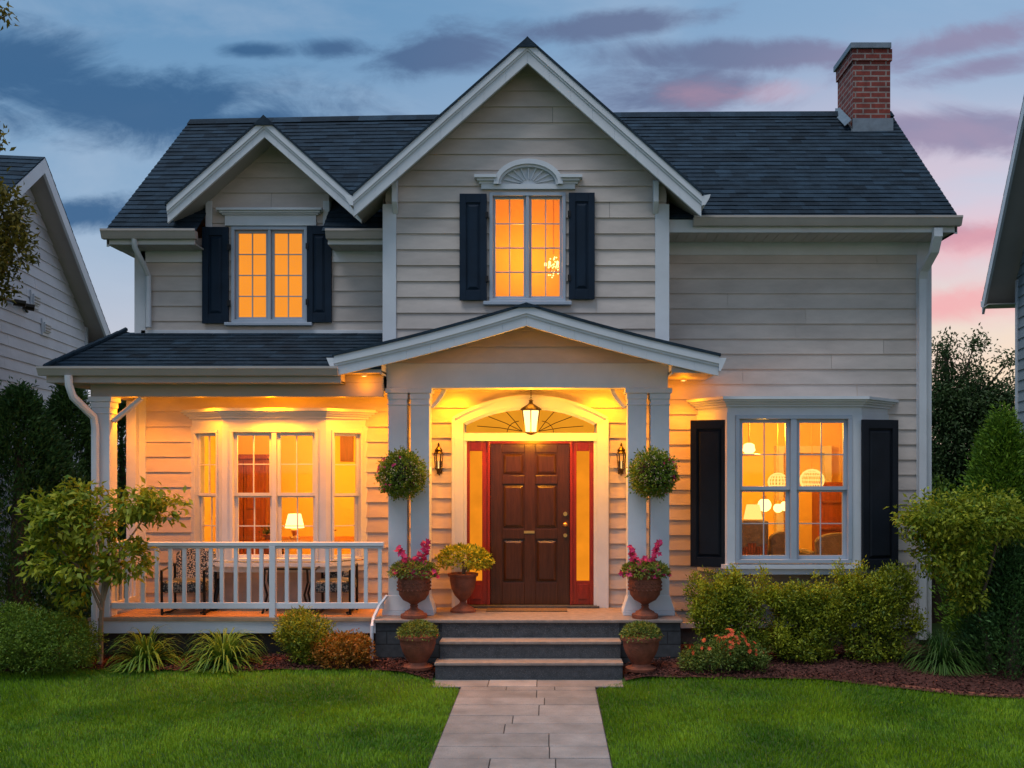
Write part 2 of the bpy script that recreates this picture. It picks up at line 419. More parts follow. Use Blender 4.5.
# paved walk: irregular slabs over a joint bed
pb = MB(); pb.wbox(-.93, .49, 3.0, 10.55, -.06, .004); pb.wbox(-1.24, .80, 10.5, 10.86, -.06, .004)
mp_ = pb.build('path_bed', M_JOINT); mp_.name = 'path_bed'; tag(mp_, kind='structure')
pv = MB(); y = 3.0; k = 0
row = [.42, .30, .34, .40, .33, .30]
while y < 10.84:
    h = row[k % 6]
    if y < 10.5 and y+h > 10.42: h = 10.5-y
    if y + h > 10.84 or 10.84-(y+h) < .12: h = 10.84 - y
    x0, x1 = (-.925, .485) if y < 10.5 else (-1.235, .795)
    x = x0; first = True
    while x < x1-.01:
        w = rnd.uniform(.45, 1.0)
        if x1-(x+w) < .3: w = x1-x
        dz = rnd.uniform(-.002, .002)
        pv.wbox(x+.004, x+w-.004, y+.005, y+h-.005, -.02, .016+dz, rnd.random())
        x += w
    y += h; k += 1
o = pv.build('garden_path', M_PAVER, bevel=.004); tag(o, kind='structure')

# mulch beds
def bed_mesh(x0, x1, yf, yb, nxx=60, nyy=10):
    m = MB(); xs = np.linspace(x0, x1, nxx)
    for i in range(nxx-1):
        for j in range(nyy-1):
            q = []
            for (a, b) in ((i, j), (i+1, j), (i+1, j+1), (i, j+1)):
                xx = xs[a]; y0 = float(yf(xx)); yy = y0 + (yb-y0)*b/(nyy-1)
                q.append((xx, yy, gzf(xx, yy)+.012+.018*math.sin(xx*7.3+yy*5)*math.sin(yy*9+xx*3)))
            m.face(q, .4)
    return m
mb = bed_mesh(-7.5, -1.26, lambda x: bed_edge(x)-.04, 11.9)
m2 = bed_mesh(.82, 7.5, lambda x: bed_edge(x)-.04, 12.55); i = len(mb.v); mb.v += m2.v; mb.f += [tuple(i+k for k in f) for f in m2.f]; mb.t += m2.t
o = mb.build('mulch_bed', M_MULCH, smooth=False); tag(o, kind='structure')
rg = np.random.default_rng(11)

def quads_mesh(name, V, tone, mat, parent=None, origin=(0, 0, 0)):
    """V: (n,4,3) array of quads"""
    n = len(V); off = np.array(origin, float)
    if parent is not None: off = np.array(root_loc(parent))
    me = bpy.data.meshes.new(name)
    me.vertices.add(n*4); me.vertices.foreach_set('co', (V.reshape(-1, 3)-off).astype(np.float32).ravel())
    me.loops.add(n*4); me.loops.foreach_set('vertex_index', np.arange(n*4, dtype=np.int32))
    me.polygons.add(n); me.polygons.foreach_set('loop_start', np.arange(0, n*4, 4, dtype=np.int32))
    me.update(calc_edges=True)
    at = me.attributes.new('tone', 'FLOAT', 'FACE'); at.data.foreach_set('value', np.clip(tone, 0, 1).astype(np.float32))
    me.materials.append(mat); me.validate()
    o = bpy.data.objects.new(name, me); COL.objects.link(o)
    if parent is not None: o.parent = parent
    else: o.location = tuple(off)
    return o

def unit(a): return a/np.maximum(np.linalg.norm(a, axis=-1, keepdims=True), 1e-9)

def leaf_quads(C, D, Nn, L, Wd, fold=.25):
    """diamond leaves: base, side, tip, side"""
    D = unit(D); Sd = unit(np.cross(D, Nn)); Up = np.cross(Sd, D)
    L = np.asarray(L)[:, None]; Wd = np.asarray(Wd)[:, None]
    b = C; t = C + D*L - Up*L*.12
    m = C + D*L*.45 + Up*Wd*fold
    return np.stack([b, m+Sd*Wd*.5, t, m-Sd*Wd*.5], 1)

# mulch chips
def chips(x0, x1, yb, n):
    x = rg.uniform(x0, x1, n); e = bed_edge(x)-.02; y = e + rg.random(n)**1.3*(yb-e); z = gz(x, y)+.02+rg.random(n)*.02
    C = np.stack([x, y, z], 1); D = rg.normal(size=(n, 3)); D[:, 2] *= .25
    return leaf_quads(C, D, np.tile([0, 0, 1.0], (n, 1)) + rg.normal(size=(n, 3))*.5, rg.uniform(.02, .055, n), rg.uniform(.01, .022, n))
V = np.concatenate([chips(-6.8, -1.27, 11.7, 11000), chips(.83, 6.4, 12.2, 12000)])
o = quads_mesh('mulch_chips', V, rg.random(len(V)), M_MULCH); tag(o, 'loose dark red bark chips covering the planting beds', 'mulch', kind='stuff')

# lawn
M_GRASS = leafmat('grass_blade', (.05, .165, .004), (.26, .43, .014), .30, .6)
def vnoise(x, y, s, seed):
    r = np.random.default_rng(seed); T = r.random((64, 64)); a = x/s+31.7; b = y/s+17.3
    i = np.floor(a).astype(int); j = np.floor(b).astype(int); fx = sm(a-i); fy = sm(b-j)
    g = lambda p, q: T[p % 64, q % 64]
    return (g(i, j)*(1-fx)+g(i+1, j)*fx)*(1-fy)+(g(i, j+1)*(1-fx)+g(i+1, j+1)*fx)*fy
def lawn(n):
    x = rg.uniform(-7.2, 6.6, n); y = 6.4 + (11.1-6.4)*rg.random(n)
    e = bed_edge(x)
    # the walk keeps its own edge, corners rounded where it widens at the steps
    rr = .16
    def off_path(x, y):
        l = x < -.935; r_ = x > .495
        return l | r_
    ok = off_path(x, y) & (y < e)
    for s, xe in ((-1, -.935), (1, .495)):
        d = (x-xe)*s; dy = y-(10.64 if s < 0 else 10.66)
        c = (d > 0) & (d < .30) & (dy > -.30)
        ok &= ~(c & (((.30-d)**2 + (dy+.30)**2) > .09))
        ok &= ~((d > 0) & (d < .32) & (dy > .0))
    x = x[ok]; y = y[ok]; n = len(x)
    z = gz(x, y)-.012
    p = .5*vnoise(x, y, .8, 1)+.3*vnoise(x, y, .3, 2)+.2*vnoise(x, y, .1, 3)
    h = rg.uniform(.026, .042, n)*(.75+.5*p)
    an = rg.uniform(0, 2*np.pi, n); lean = rg.uniform(.05, .6, n)
    la = vnoise(x, y, .6, 5)*6.28
    D = np.stack([np.cos(an)*lean+np.cos(la)*.25, np.sin(an)*lean+np.sin(la)*.25, np.ones(n)], 1)
    C = np.stack([x, y, z], 1)
    w = rg.uniform(.006, .010, n)
    S_ = unit(np.stack([-np.sin(an), np.cos(an), np.zeros(n)], 1)); D = unit(D)
    base = C; tip = C + D*h[:, None]
    mid = C + D*h[:, None]*.5 - np.stack([np.cos(an), np.sin(an), np.zeros(n)], 1)*.003
    V = np.stack([base-S_*w[:, None]*.5, base+S_*w[:, None]*.5, tip+S_*w[:, None]*.12, tip-S_*w[:, None]*.12], 1)
    tone = -.20+1.25*p+rg.normal(size=n)*.16
    return V, tone
V, tn = lawn(330000)
o = quads_mesh('grass', V, tn, M_GRASS); tag(o, 'short mown green lawn either side of the stone walk', 'grass', kind='stuff')

# ------------------------------------------------------------------ the house
D0 = 12.4            # main wall plane
DG = 11.8            # upper wall of the centre gable
house = thing('house', 'large cream clapboard two storey house with dark blue roof, lit windows and front porch', 'house', (-.25, 12.4, 0))
H = house
FM = Fr((0, D0, 0)); FG = Fr((0, DG, 0))
EXPO = .187

def siding(F, z0, z1, xl, xr, holes=(), name='siding_wall', mat=M_SIDING, parent=H, out=.018, ph=0.0, seed=1, expo=EXPO):
    """lap siding with real overlapping boards; xl/xr give the wall edges at a height; holes are (u0,u1,v0,v1)"""
    m = MB(); r = random.Random(seed)
    brk = {z0, z1}; z = z0+ph
    courses = []
    while z < z1: courses.append(z); brk.add(min(z1, z)); z += expo
    for h in holes: brk.add(min(max(h[2], z0), z1)); brk.add(min(max(h[3], z0), z1))
    bs = sorted(brk)
    tones = {}
    for a, b in zip(bs[:-1], bs[1:]):
        if b-a < 1e-5: continue
        mid = (a+b)/2
        ci = math.floor((mid-z0-ph)/expo); cb = z0+ph+ci*expo
        wa = out*(1-(a-cb)/expo); wb = out*(1-(b-cb)/expo)
        segs = [(xl(a), xr(a), xl(b), xr(b))]
        for h in holes:
            if h[2] < mid < h[3]:
                ns = []
                for (la, ra, lb, rb) in segs:
                    if h[1] <= min(la, lb) or h[0] >= max(ra, rb): ns.append((la, ra, lb, rb)); continue
                    if h[0] > max(la, lb): ns.append((la, h[0], lb, h[0]))
                    if h[1] < min(ra, rb): ns.append((h[1], ra, h[1], rb))
                segs = ns
        if ci not in tones:
            L0, L1 = min(xl(a), xl(b)), max(xr(a), xr(b)); js = []; q = L0+r.uniform(.6, 3.6)
            while q < L1-.3: js.append(q); q += r.uniform(2.4, 3.7)
            tones[ci] = (js, [r.random() for _ in range(len(js)+1)])
        js, tt_ = tones[ci]
        for j_ in js:
            ns = []
            for g_ in segs:
                if max(g_[0], g_[2]) < j_-.01 and min(g_[1], g_[3]) > j_+.01: ns += [(g_[0], j_-.0015, g_[2], j_-.0015), (j_+.0015, g_[1], j_+.0015, g_[3])]
                else: ns.append(g_)
            segs = ns
        for (la, ra, lb, rb) in segs:
            t = tt_[sum(1 for j_ in js if (la+ra)/2 > j_)]
            if ra-la < .002 and rb-lb < .002: continue
            m.face([F(la, a, wa), F(ra, a, wa), F(rb, b, wb), F(lb, b, wb)], t)
            if abs(a-cb) < 1e-4 and ci >= 0: m.face([F(la, a, -.003), F(ra, a, -.003), F(ra, a, wa), F(la, a, wa)], t)
    return m.build(name, mat, parent)

def cst(v): return lambda z: v

# openings
LB = dict(x0=-4.42, x1=-2.30, z0=1.16, z1=3.0)   # left bay opening
RB = dict(x0=1.86, x1=4.12, z0=1.08, z1=3.12)
ENT = (X(465, D0)-.05, X(595, D0)+.05)
# left wing (both storeys; gable wall dormer on top)
AXD = X(270, 12.4)
GZA = 6.52; GSL = .885
dx0, dx1 = X(207, D0), X(329, D0)
LW_T = 5.16
lw_win = (X(232, D0), X(307.7, D0), Z(323, D0), Z(227, D0))
siding(FM, .58, LW_T, cst(-5.11), cst(-1.9), [(LB['x0'], LB['x1'], LB['z0'], LB['z1']), lw_win], seed=3)
siding(FM, LW_T, 6.39, lambda z: max(dx0, AXD-(GZA-.12-z)/GSL), lambda z: min(dx1, AXD+(GZA-.12-z)/GSL), [lw_win], seed=4)
_c = (X(453.5, D0)+X(607, D0))/2
_h = [(ENT[0]-.0, ENT[1]+.0, .58, 2.86)]
for _k in range(8):
    _z0 = 2.86+_k*.03; _f = (_z0+.03-2.86)/.28; _w = .86*math.sqrt(max(0.02, 1-_f**1.0)); _h.append((_c-_w, _c+_w, _z0, _z0+.03))
siding(FM, .58, 3.5, cst(-1.9), cst(1.45), _h, seed=5, ph=.05)
siding(FM, .36, 5.25, cst(1.45), cst(4.68), [(RB['x0'], RB['x1'], RB['z0'], RB['z1'])], seed=6, ph=.0)
# centre gable upper wall
GX0, GX1 = X(384, DG), X(668, DG)
CGX = X(527.5, 11.5); CGZ = Z(41, 11.5); CSL = .885
cg_win = (X(489.6, DG), X(565.6, DG), Z(302, DG), Z(193, DG))
siding(FG, 3.5, 7.05, lambda z: max(GX0+.02, CGX-(CGZ-.16-z)/CSL), lambda z: min(GX1-.02, CGX+(CGZ-.16-z)/CSL), [cg_win], seed=7, ph=.08)
# its returns to the main wall
Fl = Fr((GX0, D0, 0), (0, -1, 0), (-1, 0, 0)); siding(Fl, 3.5, 5.5, cst(0), cst(D0-DG), seed=8)
Fr_ = Fr((GX1, DG, 0), (0, 1, 0), (1, 0, 0)); siding(Fr_, 3.5, 5.5, cst(0), cst(D0-DG), seed=9)
# end walls and back wall
DB = 17.2; RID = 14.6
endl = Fr((-5.11, DB, 0), (0, -1, 0), (-1, 0, 0))
gl = lambda z: max(0, (z-5.15)/.78)
siding(endl, 0.1, 7.2, lambda z: gl(z), lambda z: DB-D0-gl(z), seed=10)
endr = Fr((4.7, D0, 0), (0, 1, 0), (1, 0, 0))
siding(endr, 0.1, 7.2, lambda z: gl(z), lambda z: DB-D0-gl(z), seed=11)
siding(Fr((4.7, DB, 0), (-1, 0, 0), (0, 1, 0)), .1, 5.3, cst(0), cst(9.9), seed=12)
# dormer cheeks
m = MB(); m.wbox(dx0, dx0+.05, D0+.02, 14.2, 4.9, GZA-.12-(AXD-dx0)*GSL-.02); m.build('dormer_side', M_SIDING, H)
m = MB(); m.wbox(dx1-.05, dx1, D0+.02, 14.2, 4.9, GZA-.12-(dx1-AXD)*GSL-.02); m.build('dormer_side', M_SIDING, H)
# foundation
m = MB(); m.wbox(1.45, 4.7, D0+.02, D0+.3, -.05, .37); m.wbox(1.45, 4.71, D0-.02, D0+.02, .33, .37)
m.build('foundation', M_FOUND, H)

# corner boards
def board(x0, x1, z0, z1, D, w=.03, back=.03, name='corner_board', mat=M_TRIM, bev=.004):
    m = MB(); m.box(Fr((0, D, 0)), x0, x1, z0, z1, -back, w); return m.build(name, mat, H, bevel=bev)
board(-5.13, -4.99, .58, 5.14, D0, .03, .12)
board(GX0-.012, X(396.5, DG), 3.5, 5.42, DG, .03, .12)
board(X(655, DG), GX1+.012, 3.5, 5.42, DG, .03, .12)
board(4.55, 4.735, .2, 5.2, D0, .03, .15)
board(dx0-.01, dx0+.07, LW_T+.1, 5.62, D0, .028, .1, 'dormer_board')
board(dx1-.07, dx1+.01, LW_T+.1, 5.62, D0, .028, .1, 'dormer_board')
# small brackets under the gable ends
for xx in (X(396, DG), X(655, DG)):
    m = MB(); m.prism([(xx-.03, DG-.03, 5.30), (xx-.03, DG-.14, 5.42), (xx-.03, DG-.14, 5.66), (xx-.03, DG-.03, 5.70)], (.06, 0, 0))
    m.build('bracket', M_TRIM, H, bevel=.004)
# water table boards
board(1.45, 4.56, .33, .40, D0, .035, .0, 'skirt_board')
# flashing board above porch roof
board(-5.05, GX0, 3.93, 4.02, D0, .03, .0, 'frieze_board')

# ---- roofs
def shingles(name, E, Rg, s0, s1, t0, t1, nc, tab=.20, th=.011, seed=1, parent=H, mat=M_SHINGLE, clipf=None):
    """overlapping shingle tabs; E(s), Rg(s) are the eave and ridge lines, s0(t)/s1(t) limits"""
    r = random.Random(seed); m = MB()
    P = lambda s, t: Vector(E(s)).lerp(Vector(Rg(s)), t)
    sm_ = (s0(.5)+s1(.5))/2
    nrm = (P(sm_+.5, .5)-P(sm_, .5)).cross(P(sm_, .6)-P(sm_, .5)).normalized()
    if nrm.z < 0: nrm = -nrm
    for c in range(nc):
        ta = t0+(t1-t0)*c/nc; tb = t0+(t1-t0)*(c+1)/nc
        if s1(ta)-s0(ta) > .02: m.face([P(s0(ta)+.003, ta)-nrm*.008, P(s1(ta)-.003, ta)-nrm*.008, P(s1(tb)-.003, tb)-nrm*.008, P(s0(tb)+.003, tb)-nrm*.008], .3)
    for c in range(nc):
        ta = t0+(t1-t0)*c/nc; tb = t0+(t1-t0)*(c+1.12)/nc; tb = min(tb, t1)
        a0, a1 = s0(ta), s1(ta); b0, b1 = s0(tb), s1(tb)
        if a1-a0 < .02: continue
        n = max(1, round((a1-a0)/tab)); jt = r.uniform(0, 1)
        cuts = [0] + [min(1, max(0, (i+jt+r.uniform(-.1, .1))/n)) for i in range(n)] + [1]
        cuts = sorted(set(cuts)); rt = r.uniform(-.15, .15)
        for u, w in zip(cuts[:-1], cuts[1:]):
            if w-u < 1e-4: continue
            sa, sb = a0+(a1-a0)*u, a0+(a1-a0)*w; sc, sd_ = b0+(b1-b0)*u, b0+(b1-b0)*w
            up = nrm*(th+r.uniform(0, .006)); lo = nrm*.002
            tn = min(1, max(0, .5+rt+r.gauss(0, .20)))
            p = [P(sa, ta)+up, P(sb, ta)+up, P(sd_, tb)+lo, P(sc, tb)+lo]
            m.face(p, tn)
            m.face([P(sa, ta)-nrm*.004, P(sb, ta)-nrm*.004, p[1], p[0]], tn*.8)
    return m.build(name, mat, parent)

# main roof, front slope: eave and ridge lines bend a little as in the old roof
EL, ER = (-5.33, 12.0, 5.15), (4.86, 11.85, 5.27)
def eave(s):
    if s < -.3: return (s, 12.0, 5.15)
    if s < .3: t = (s+.3)/.6; return (s, 12.0-.15*t, 5.15+.12*t)
    return (s, 11.85, 5.27)
def ridge(s):
    t = (s-EL[0])/(ER[0]-EL[0]); return (s, 14.85-.62*t, 7.46-.10*t+.03*math.sin(t*3.14))
dcut = lambda side: None
def mk_main(name, a, b, t0, seed): return shingles(name, eave, ridge, lambda t: a, lambda t: b, t0, 1.0, 20, seed=seed)
def tz(D):  # fraction up the slope at distance D
    return (D-12.0)/2.8
# three pieces left of the centre so the wall dormer can rise through the eave
ncol = 20
def main_roof():
    r = random.Random(5)
    tcut = .165
    n1 = 4
    a = shingles('roof', eave, ridge, lambda t: EL[0], lambda t: dx0-.0, 0, tcut, 5, seed=21)
    b = shingles('roof', eave, ridge, lambda t: dx1, lambda t: -1.75, 0, tcut, 5, seed=22)
    tm = tcut+.835*8/23
    c = shingles('roof', eave, ridge, lambda t: EL[0], lambda t: ER[0], tm, 1.0, 15, seed=23)
    c1 = shingles('roof', eave, ridge, lambda t: EL[0], lambda t: -1.45, tcut, tm, 8, seed=25)
    c2 = shingles('roof', eave, ridge, lambda t: .90, lambda t: ER[0], tcut, tm, 8, seed=26)
    d = shingles('roof', eave, ridge, lambda t: 1.25, lambda t: ER[0], 0, tcut, 5, seed=24)
    # join the four shingle sheets into the one roof mesh
    import bmesh
    bm = bmesh.new()
    for ob in (a, b, c, c1, c2, d): bm.from_mesh(ob.data)
    bm.to_mesh(a.data); bm.free()
    for ob in (b, c, c1, c2, d): bpy.data.objects.remove(ob)
    return a
ROOF = main_roof()
# back slope and end boards
bk = lambda s: (s, DB+.35, 5.15)
shingles('back_roof', bk, ridge, lambda t: EL[0], lambda t: ER[0], 0, 1, 16, seed=31)
for xx, th in ((EL[0]+.012, .03), (ER[0]-.042, .03)):
    m = MB(); e = eave(xx); q = ridge(xx)
    m.prism([(xx, e[1]+.02, e[2]-.02), (xx, q[1], q[2]-.02), (xx, DB+.3, 5.13), (xx, DB+.3, 4.95), (xx, q[1], q[2]-.2), (xx, e[1]+.02, e[2]-.18)], (th, 0, 0))
    m.build('rake_board', M_TRIM, H)
m = MB(); pts = [ridge(EL[0]+(ER[0]-EL[0])*k/24) for k in range(25)]
for a, b in zip(pts[:-1], pts[1:]):
    m.prism([(a[0], a[1]-.14, a[2]-.085), (a[0], a[1], a[2]+.035), (a[0], a[1]+.14, a[2]-.085)], (b[0]-a[0]+.01, b[1]-a[1], b[2]-a[2]), rnd.random())
m.build('ridge_cap', M_SHINGLE, H)

def gutter(x0, x1, D, zt, hh=.11, name='gutter', parent=H):
    m = MB(); p = [(D, zt-hh), (D-.07, zt-hh), (D-.085, zt-hh+.03), (D-.105, zt-.03), (D-.115, zt-.025), (D-.115, zt), (D-.10, zt), (D-.10, zt-.02), (D, zt-.02)]
    m.prism([(x0, a, b) for a, b in p], (x1-x0, 0, 0)); return m.build(name, M_GUT, parent)
def eave_box(x0, x1, D, zt, wall, drop=.15, name='soffit'):
    m = MB(); m.wbox(x0, x1, D, D+.025, zt-drop, zt-.0)
    m.build('fascia', M_TRIM, H)
    m = MB(); m.wbox(x0, x1, D+.02, wall, zt-drop-.0, zt-drop+.02); n = int((x1-x0)/.12)
    for i in range(n): m.wbox(x0+i*.12+.004, x0+(i+1)*.12-.004, D+.026, wall-.002, zt-drop-.006, zt-drop+.001)
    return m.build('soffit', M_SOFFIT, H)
eave_box(-5.31, dx0-.02, 12.02, 5.15, D0); gutter(-5.35, dx0+.02, 12.02, 5.165)
eave_box(dx1+.07, GX0-.02, 12.02, 5.15, D0); gutter(dx1+.06, GX0-.02, 12.02, 5.165)
eave_box(GX1+.02, ER[0]-.02, 11.87, 5.26, D0); gutter(GX1+.30, ER[0]+.01, 11.87, 5.285)
board(GX1+.02, 4.55, 4.95, 5.12, D0, .03, 0, 'frieze_board')
board(-5.05, dx0-.02, 4.86, 5.01, D0, .03, 0, 'frieze_board')
board(dx1+.02, GX0-.02, 4.86, 5.01, D0, .03, 0, 'frieze_board')
# eave end closures
for q_ in ((-5.31, -5.2, 12.045, 17.0, 5.0, 5.03), (4.7, 4.84, 11.9, 17.0, 5.11, 5.14)):
    m = MB(); m.wbox(*q_); m.build('eave_return', M_SOFFIT, H)

def gable_roof(cx, za, half, sl, Df, Dback, fasc, wall, nc, seed, nm='gable_roof', flare=0.0, capw=.12, mat_s=M_SOFFIT):
    """front-facing gable: shingled slopes, rake boards with a moulding, sloping soffit. Dback(z) = where it dies into the roof behind"""
    for sgn in (-1, 1):
        zf = lambda t: za - half*sl*(1-t)
        E = lambda s, sgn=sgn: (cx+sgn*half, s, za-half*sl)
        Rg = lambda s: (cx, s, za)
        shingles(nm, E, Rg, lambda t: Df-.02, lambda t: Dback(zf(t)), 0, 1, nc, seed=seed+sgn)
    def line(off, ext=0.0):
        pts = []
        for k in range(-8, 9):
            q = k/8; x = cx+q*(half+ext); z = za-abs(q)*(half+ext)*sl - off
            if flare: z += flare*(math.sin(abs(q)*math.pi)*-.5)
            pts.append((x, z))
        return pts
    F = Fr((0, Df, 0))
    m = MB(); a = line(.018); b = line(.018+fasc); m.strip(F, a, b, -.04, .0)
    m.build('rake_board', M_TRIM, H, bevel=.004)
    m = MB(); a = line(-.004); b = line(.085); m.strip(F, a, b, .001, .028); b2 = line(.115); m.strip(F, b, b2, .001, .012)
    m.build('rake_moulding', M_TRIM, H)
    # dark shingle edge
    m = MB(); a = line(-.035, .02); b = line(-.002, .02); m.strip(F, a, b, -.02, .04); m.build('shingle_edge', M_SHINGLE, H)
    # soffit deck
    m = MB(); a = line(.022); b = line(fasc*.72)
    for k in range(len(a)-1):
        y1 = wall+.35
        m.hexa([(a[k][0], Df+.042, a[k][1]), (a[k+1][0], Df+.042, a[k+1][1]), (b[k+1][0], Df+.042, b[k+1][1]), (b[k][0], Df+.042, b[k][1]),
                (a[k][0], y1, a[k][1]), (a[k+1][0], y1, a[k+1][1]), (b[k+1][0], y1, b[k+1][1]), (b[k][0], y1, b[k][1])])
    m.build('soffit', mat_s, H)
    # ridge cap
    m = MB(); m.prism([(cx-capw, Df-.05, za-capw*sl+.02), (cx, Df-.05, za+.035), (cx+capw, Df-.05, za-capw*sl+.02)], (0, Dback(za)-Df+.02, 0)); m.build('ridge_cap', M_SHINGLE, H)

mainD = lambda z: 11.9 + (z-5.2)/.835 + .05
gable_roof(CGX, CGZ, 2.0, CSL, 11.5, mainD, .235, DG, 17, 41)
gable_roof(-3.40, Z(119, 11.95), 1.16, .885, 11.95, lambda z: 12.02 + (z-5.15)/.80 + .05, .20, D0, 10, 51)
# gutters running back along the centre gable's eaves, with their end returns
zb = CGZ-2.0*CSL
for sgn in (-1, 1):
    x = CGX+sgn*2.0; m = MB()
    m.prism([(x, 11.47, zb-.02), (x+sgn*.10, 11.47, zb+.0), (x+sgn*.09, 11.47, zb-.04), (x+sgn*.04, 11.47, zb-.12), (x, 11.47, zb-.13)], (0, .75, 0))
    m.build('gutter', M_TRIM, H)

# chimney on the right end of the ridge
cx0, cx1, cy0, cy1 = 4.20, 4.71, 13.8, 14.55
m = MB(); m.wbox(cx0, cx1, cy0, cy1, 6.6, 8.09); m.wbox(cx0-.02, cx1+.02, cy0-.02, cy1+.02, 7.93, 8.088)
chim = m.build('chimney', M_BRICK, H)
m = MB(); m.wbox(cx0-.05, cx1+.0, cy0-.05, cy1+.05, 8.09, 8.17); m.wbox(cx0+.1, cx1-.1, cy0+.1, cy1-.1, 8.17, 8.2); m.build('chimney_cap', M_FLASH, chim, bevel=.006)
m = MB(); m.wbox(cx0-.02, cx1+.03, cy0-.035, cy0-.003, 6.9, 7.13)
m.prism([(cx0-.035, cy0-.03, 6.98), (cx0-.035, cy1, 7.55), (cx0-.035, cy1, 7.30), (cx0-.035, cy0-.03, 6.85)], (.03, 0, 0))
m.prism([(cx0-.035, cy0-.03, 7.10), (cx0-.13, cy0-.03, 7.02), (cx0-.13, cy1-.2, 7.40), (cx0-.035, cy1-.2, 7.48)], (0, 0, .012))
m.build('chimney_flashing', M_FLASH, chim)

# ---- porch (left) : roof, gutter, beam, ceiling, floor
PE, PR = 11.32, 12.4
E = lambda s: (s, PE, 3.44); Rg = lambda s: (s, PR, 3.99)
shingles('porch_roof', E, Rg, lambda t: -5.70+.44*t, lambda t: -1.9, 0, 1, 11, seed=61)
m = MB(); m.prism([(-5.70, PE, 3.44), (-5.26, PR, 3.99), (-5.26, 12.7, 3.99), (-5.70, 13.1, 3.44)], (0.01, 0, .02)); m.build('porch_roof_end', M_SHINGLE, H)
m = MB()
for a in range(9):
    t = a/9; m.tube([(-5.70+.44*t, PE+1.08*t-.02, 3.46+.55*t), (-5.70+.44*(t+.13), PE+1.08*(t+.13), 3.475+.55*(t+.13))], .028, 6)
m.build('hip_cap', M_SHINGLE, H)
gutter(-5.76, -2.38, PE+.02, 3.455, .10)
m = MB(); m.wbox(-5.70, -2.36, PE+.02, PE+.045, 3.28, 3.44); m.wbox(-5.70, -5.675, PE+.045, 13.1, 3.28, 3.44); m.build('fascia', M_GUT, H)
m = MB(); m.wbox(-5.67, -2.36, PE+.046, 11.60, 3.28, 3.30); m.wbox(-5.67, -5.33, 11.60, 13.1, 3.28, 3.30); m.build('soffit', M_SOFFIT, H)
m = MB(); m.wbox(-5.32, -1.93, 11.60, 11.71, 3.14, 3.30); m.wbox(-5.32, -5.14, 11.71, 12.4, 3.14, 3.30); m.wbox(-2.45, -1.93, 11.605, 11.70, 3.30, 3.392); m.wbox(-2.375, -2.36, 11.36, 11.60, 3.28, 3.40); m.build('porch_beam', M_SOFFIT, H, bevel=.005)
m = MB(); m.wbox(-5.2, -1.84, 11.71, 12.4, 3.22, 3.25)
for i in range(9): m.wbox(-5.14, -1.9, 11.715+i*.075, 11.715+i*.075+.068, 3.212, 3.221)
m.build('porch_ceiling', M_SOFFIT, H)
m = MB()
for i in range(9):
    y0 = 11.53+i*.097; m.wbox(-5.32, -1.97, y0, y0+.093, .545, .58, rnd.random())
pf = m.build('porch_floor', M_FLOOR, H)
m = MB(); m.wbox(-5.32, -1.97, 11.56, 11.60, .40, .545); m.wbox(-5.32, -5.28, 11.6, 12.4, .40, .545); m.build('porch_skirt', M_TRIM, H, bevel=.004)
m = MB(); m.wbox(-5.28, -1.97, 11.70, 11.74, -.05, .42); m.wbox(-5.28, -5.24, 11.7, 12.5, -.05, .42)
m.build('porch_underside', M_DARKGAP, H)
# corner column, pipe and brace
def column(cx, cy, hw, z0, z1, base=True, cap=True):
    m = MB(); m.wbox(cx-hw, cx+hw, cy-hw, cy+hw, z0, z1)
    col = m.build('column', M_TRIM, H, bevel=.006)
    if cap:
        m = MB(); m.wbox(cx-hw-.012, cx+hw+.012, cy-hw-.012, cy+hw+.012, z1-.20, z1-.185)
        m.wbox(cx-hw-.01, cx+hw+.01, cy-hw-.01, cy+hw+.01, z1-.13, z1-.06); m.wbox(cx-hw-.03, cx+hw+.03, cy-hw-.03, cy+hw+.03, z1-.06, z1)
        m.build('capital', M_TRIM, col, bevel=.006)
    return col
column(-5.20, 11.70, .105, .58, 3.14)
column(-5.13, 12.33, .06, .58, 3.14, cap=False)
m = MB(); m.tube([(-5.08, 11.66, 2.86), (-4.93, 11.66, 2.98), (-4.75, 11.66, 3.13)], .035, 6); m.build('brace', M_TRIM, H)
def dspout(path, r=.034, parent=H):
    m = MB(); m.tube(path, r, 8); return m.build('downspout', M_TRIM, parent, smooth=True)
x = -5.42
dspout([(x, 11.28, 3.36), (x, 11.29, 3.25), (x+.03, 11.32, 3.12), (x+.12, 11.45, 2.98), (x+.17, 11.53, 2.90), (x+.18, 11.55, 2.78), (x+.18, 11.55, .2)], .045)
# left upper wing pipe and right wing pipe
dspout([(-4.97, 11.98, 5.07), (-4.97, 12.0, 4.96), (-4.95, 12.2, 4.80), (-4.94, 12.33, 4.68), (-4.94, 12.34, 4.05)], .034)
m = MB(); p = [(11.84, 5.15), (11.84, 5.05), (11.95, 4.88), (12.28, 4.72), (12.33, 4.64)]
xx = 4.60
for (a, b), (c, d) in zip(p[:-1], p[1:]):
    m.hexa([(xx-.05, a-.03, b), (xx+.05, a-.03, b), (xx+.05, a+.04, b+.02), (xx-.05, a+.04, b+.02), (xx-.05, c-.03, d), (xx+.05, c-.03, d), (xx+.05, c+.04, d+.02), (xx-.05, c+.04, d+.02)])
m.wbox(xx-.045, xx+.045, 12.30, 12.365, .2, 4.66)
m.build('downspout', M_TRIM, H)

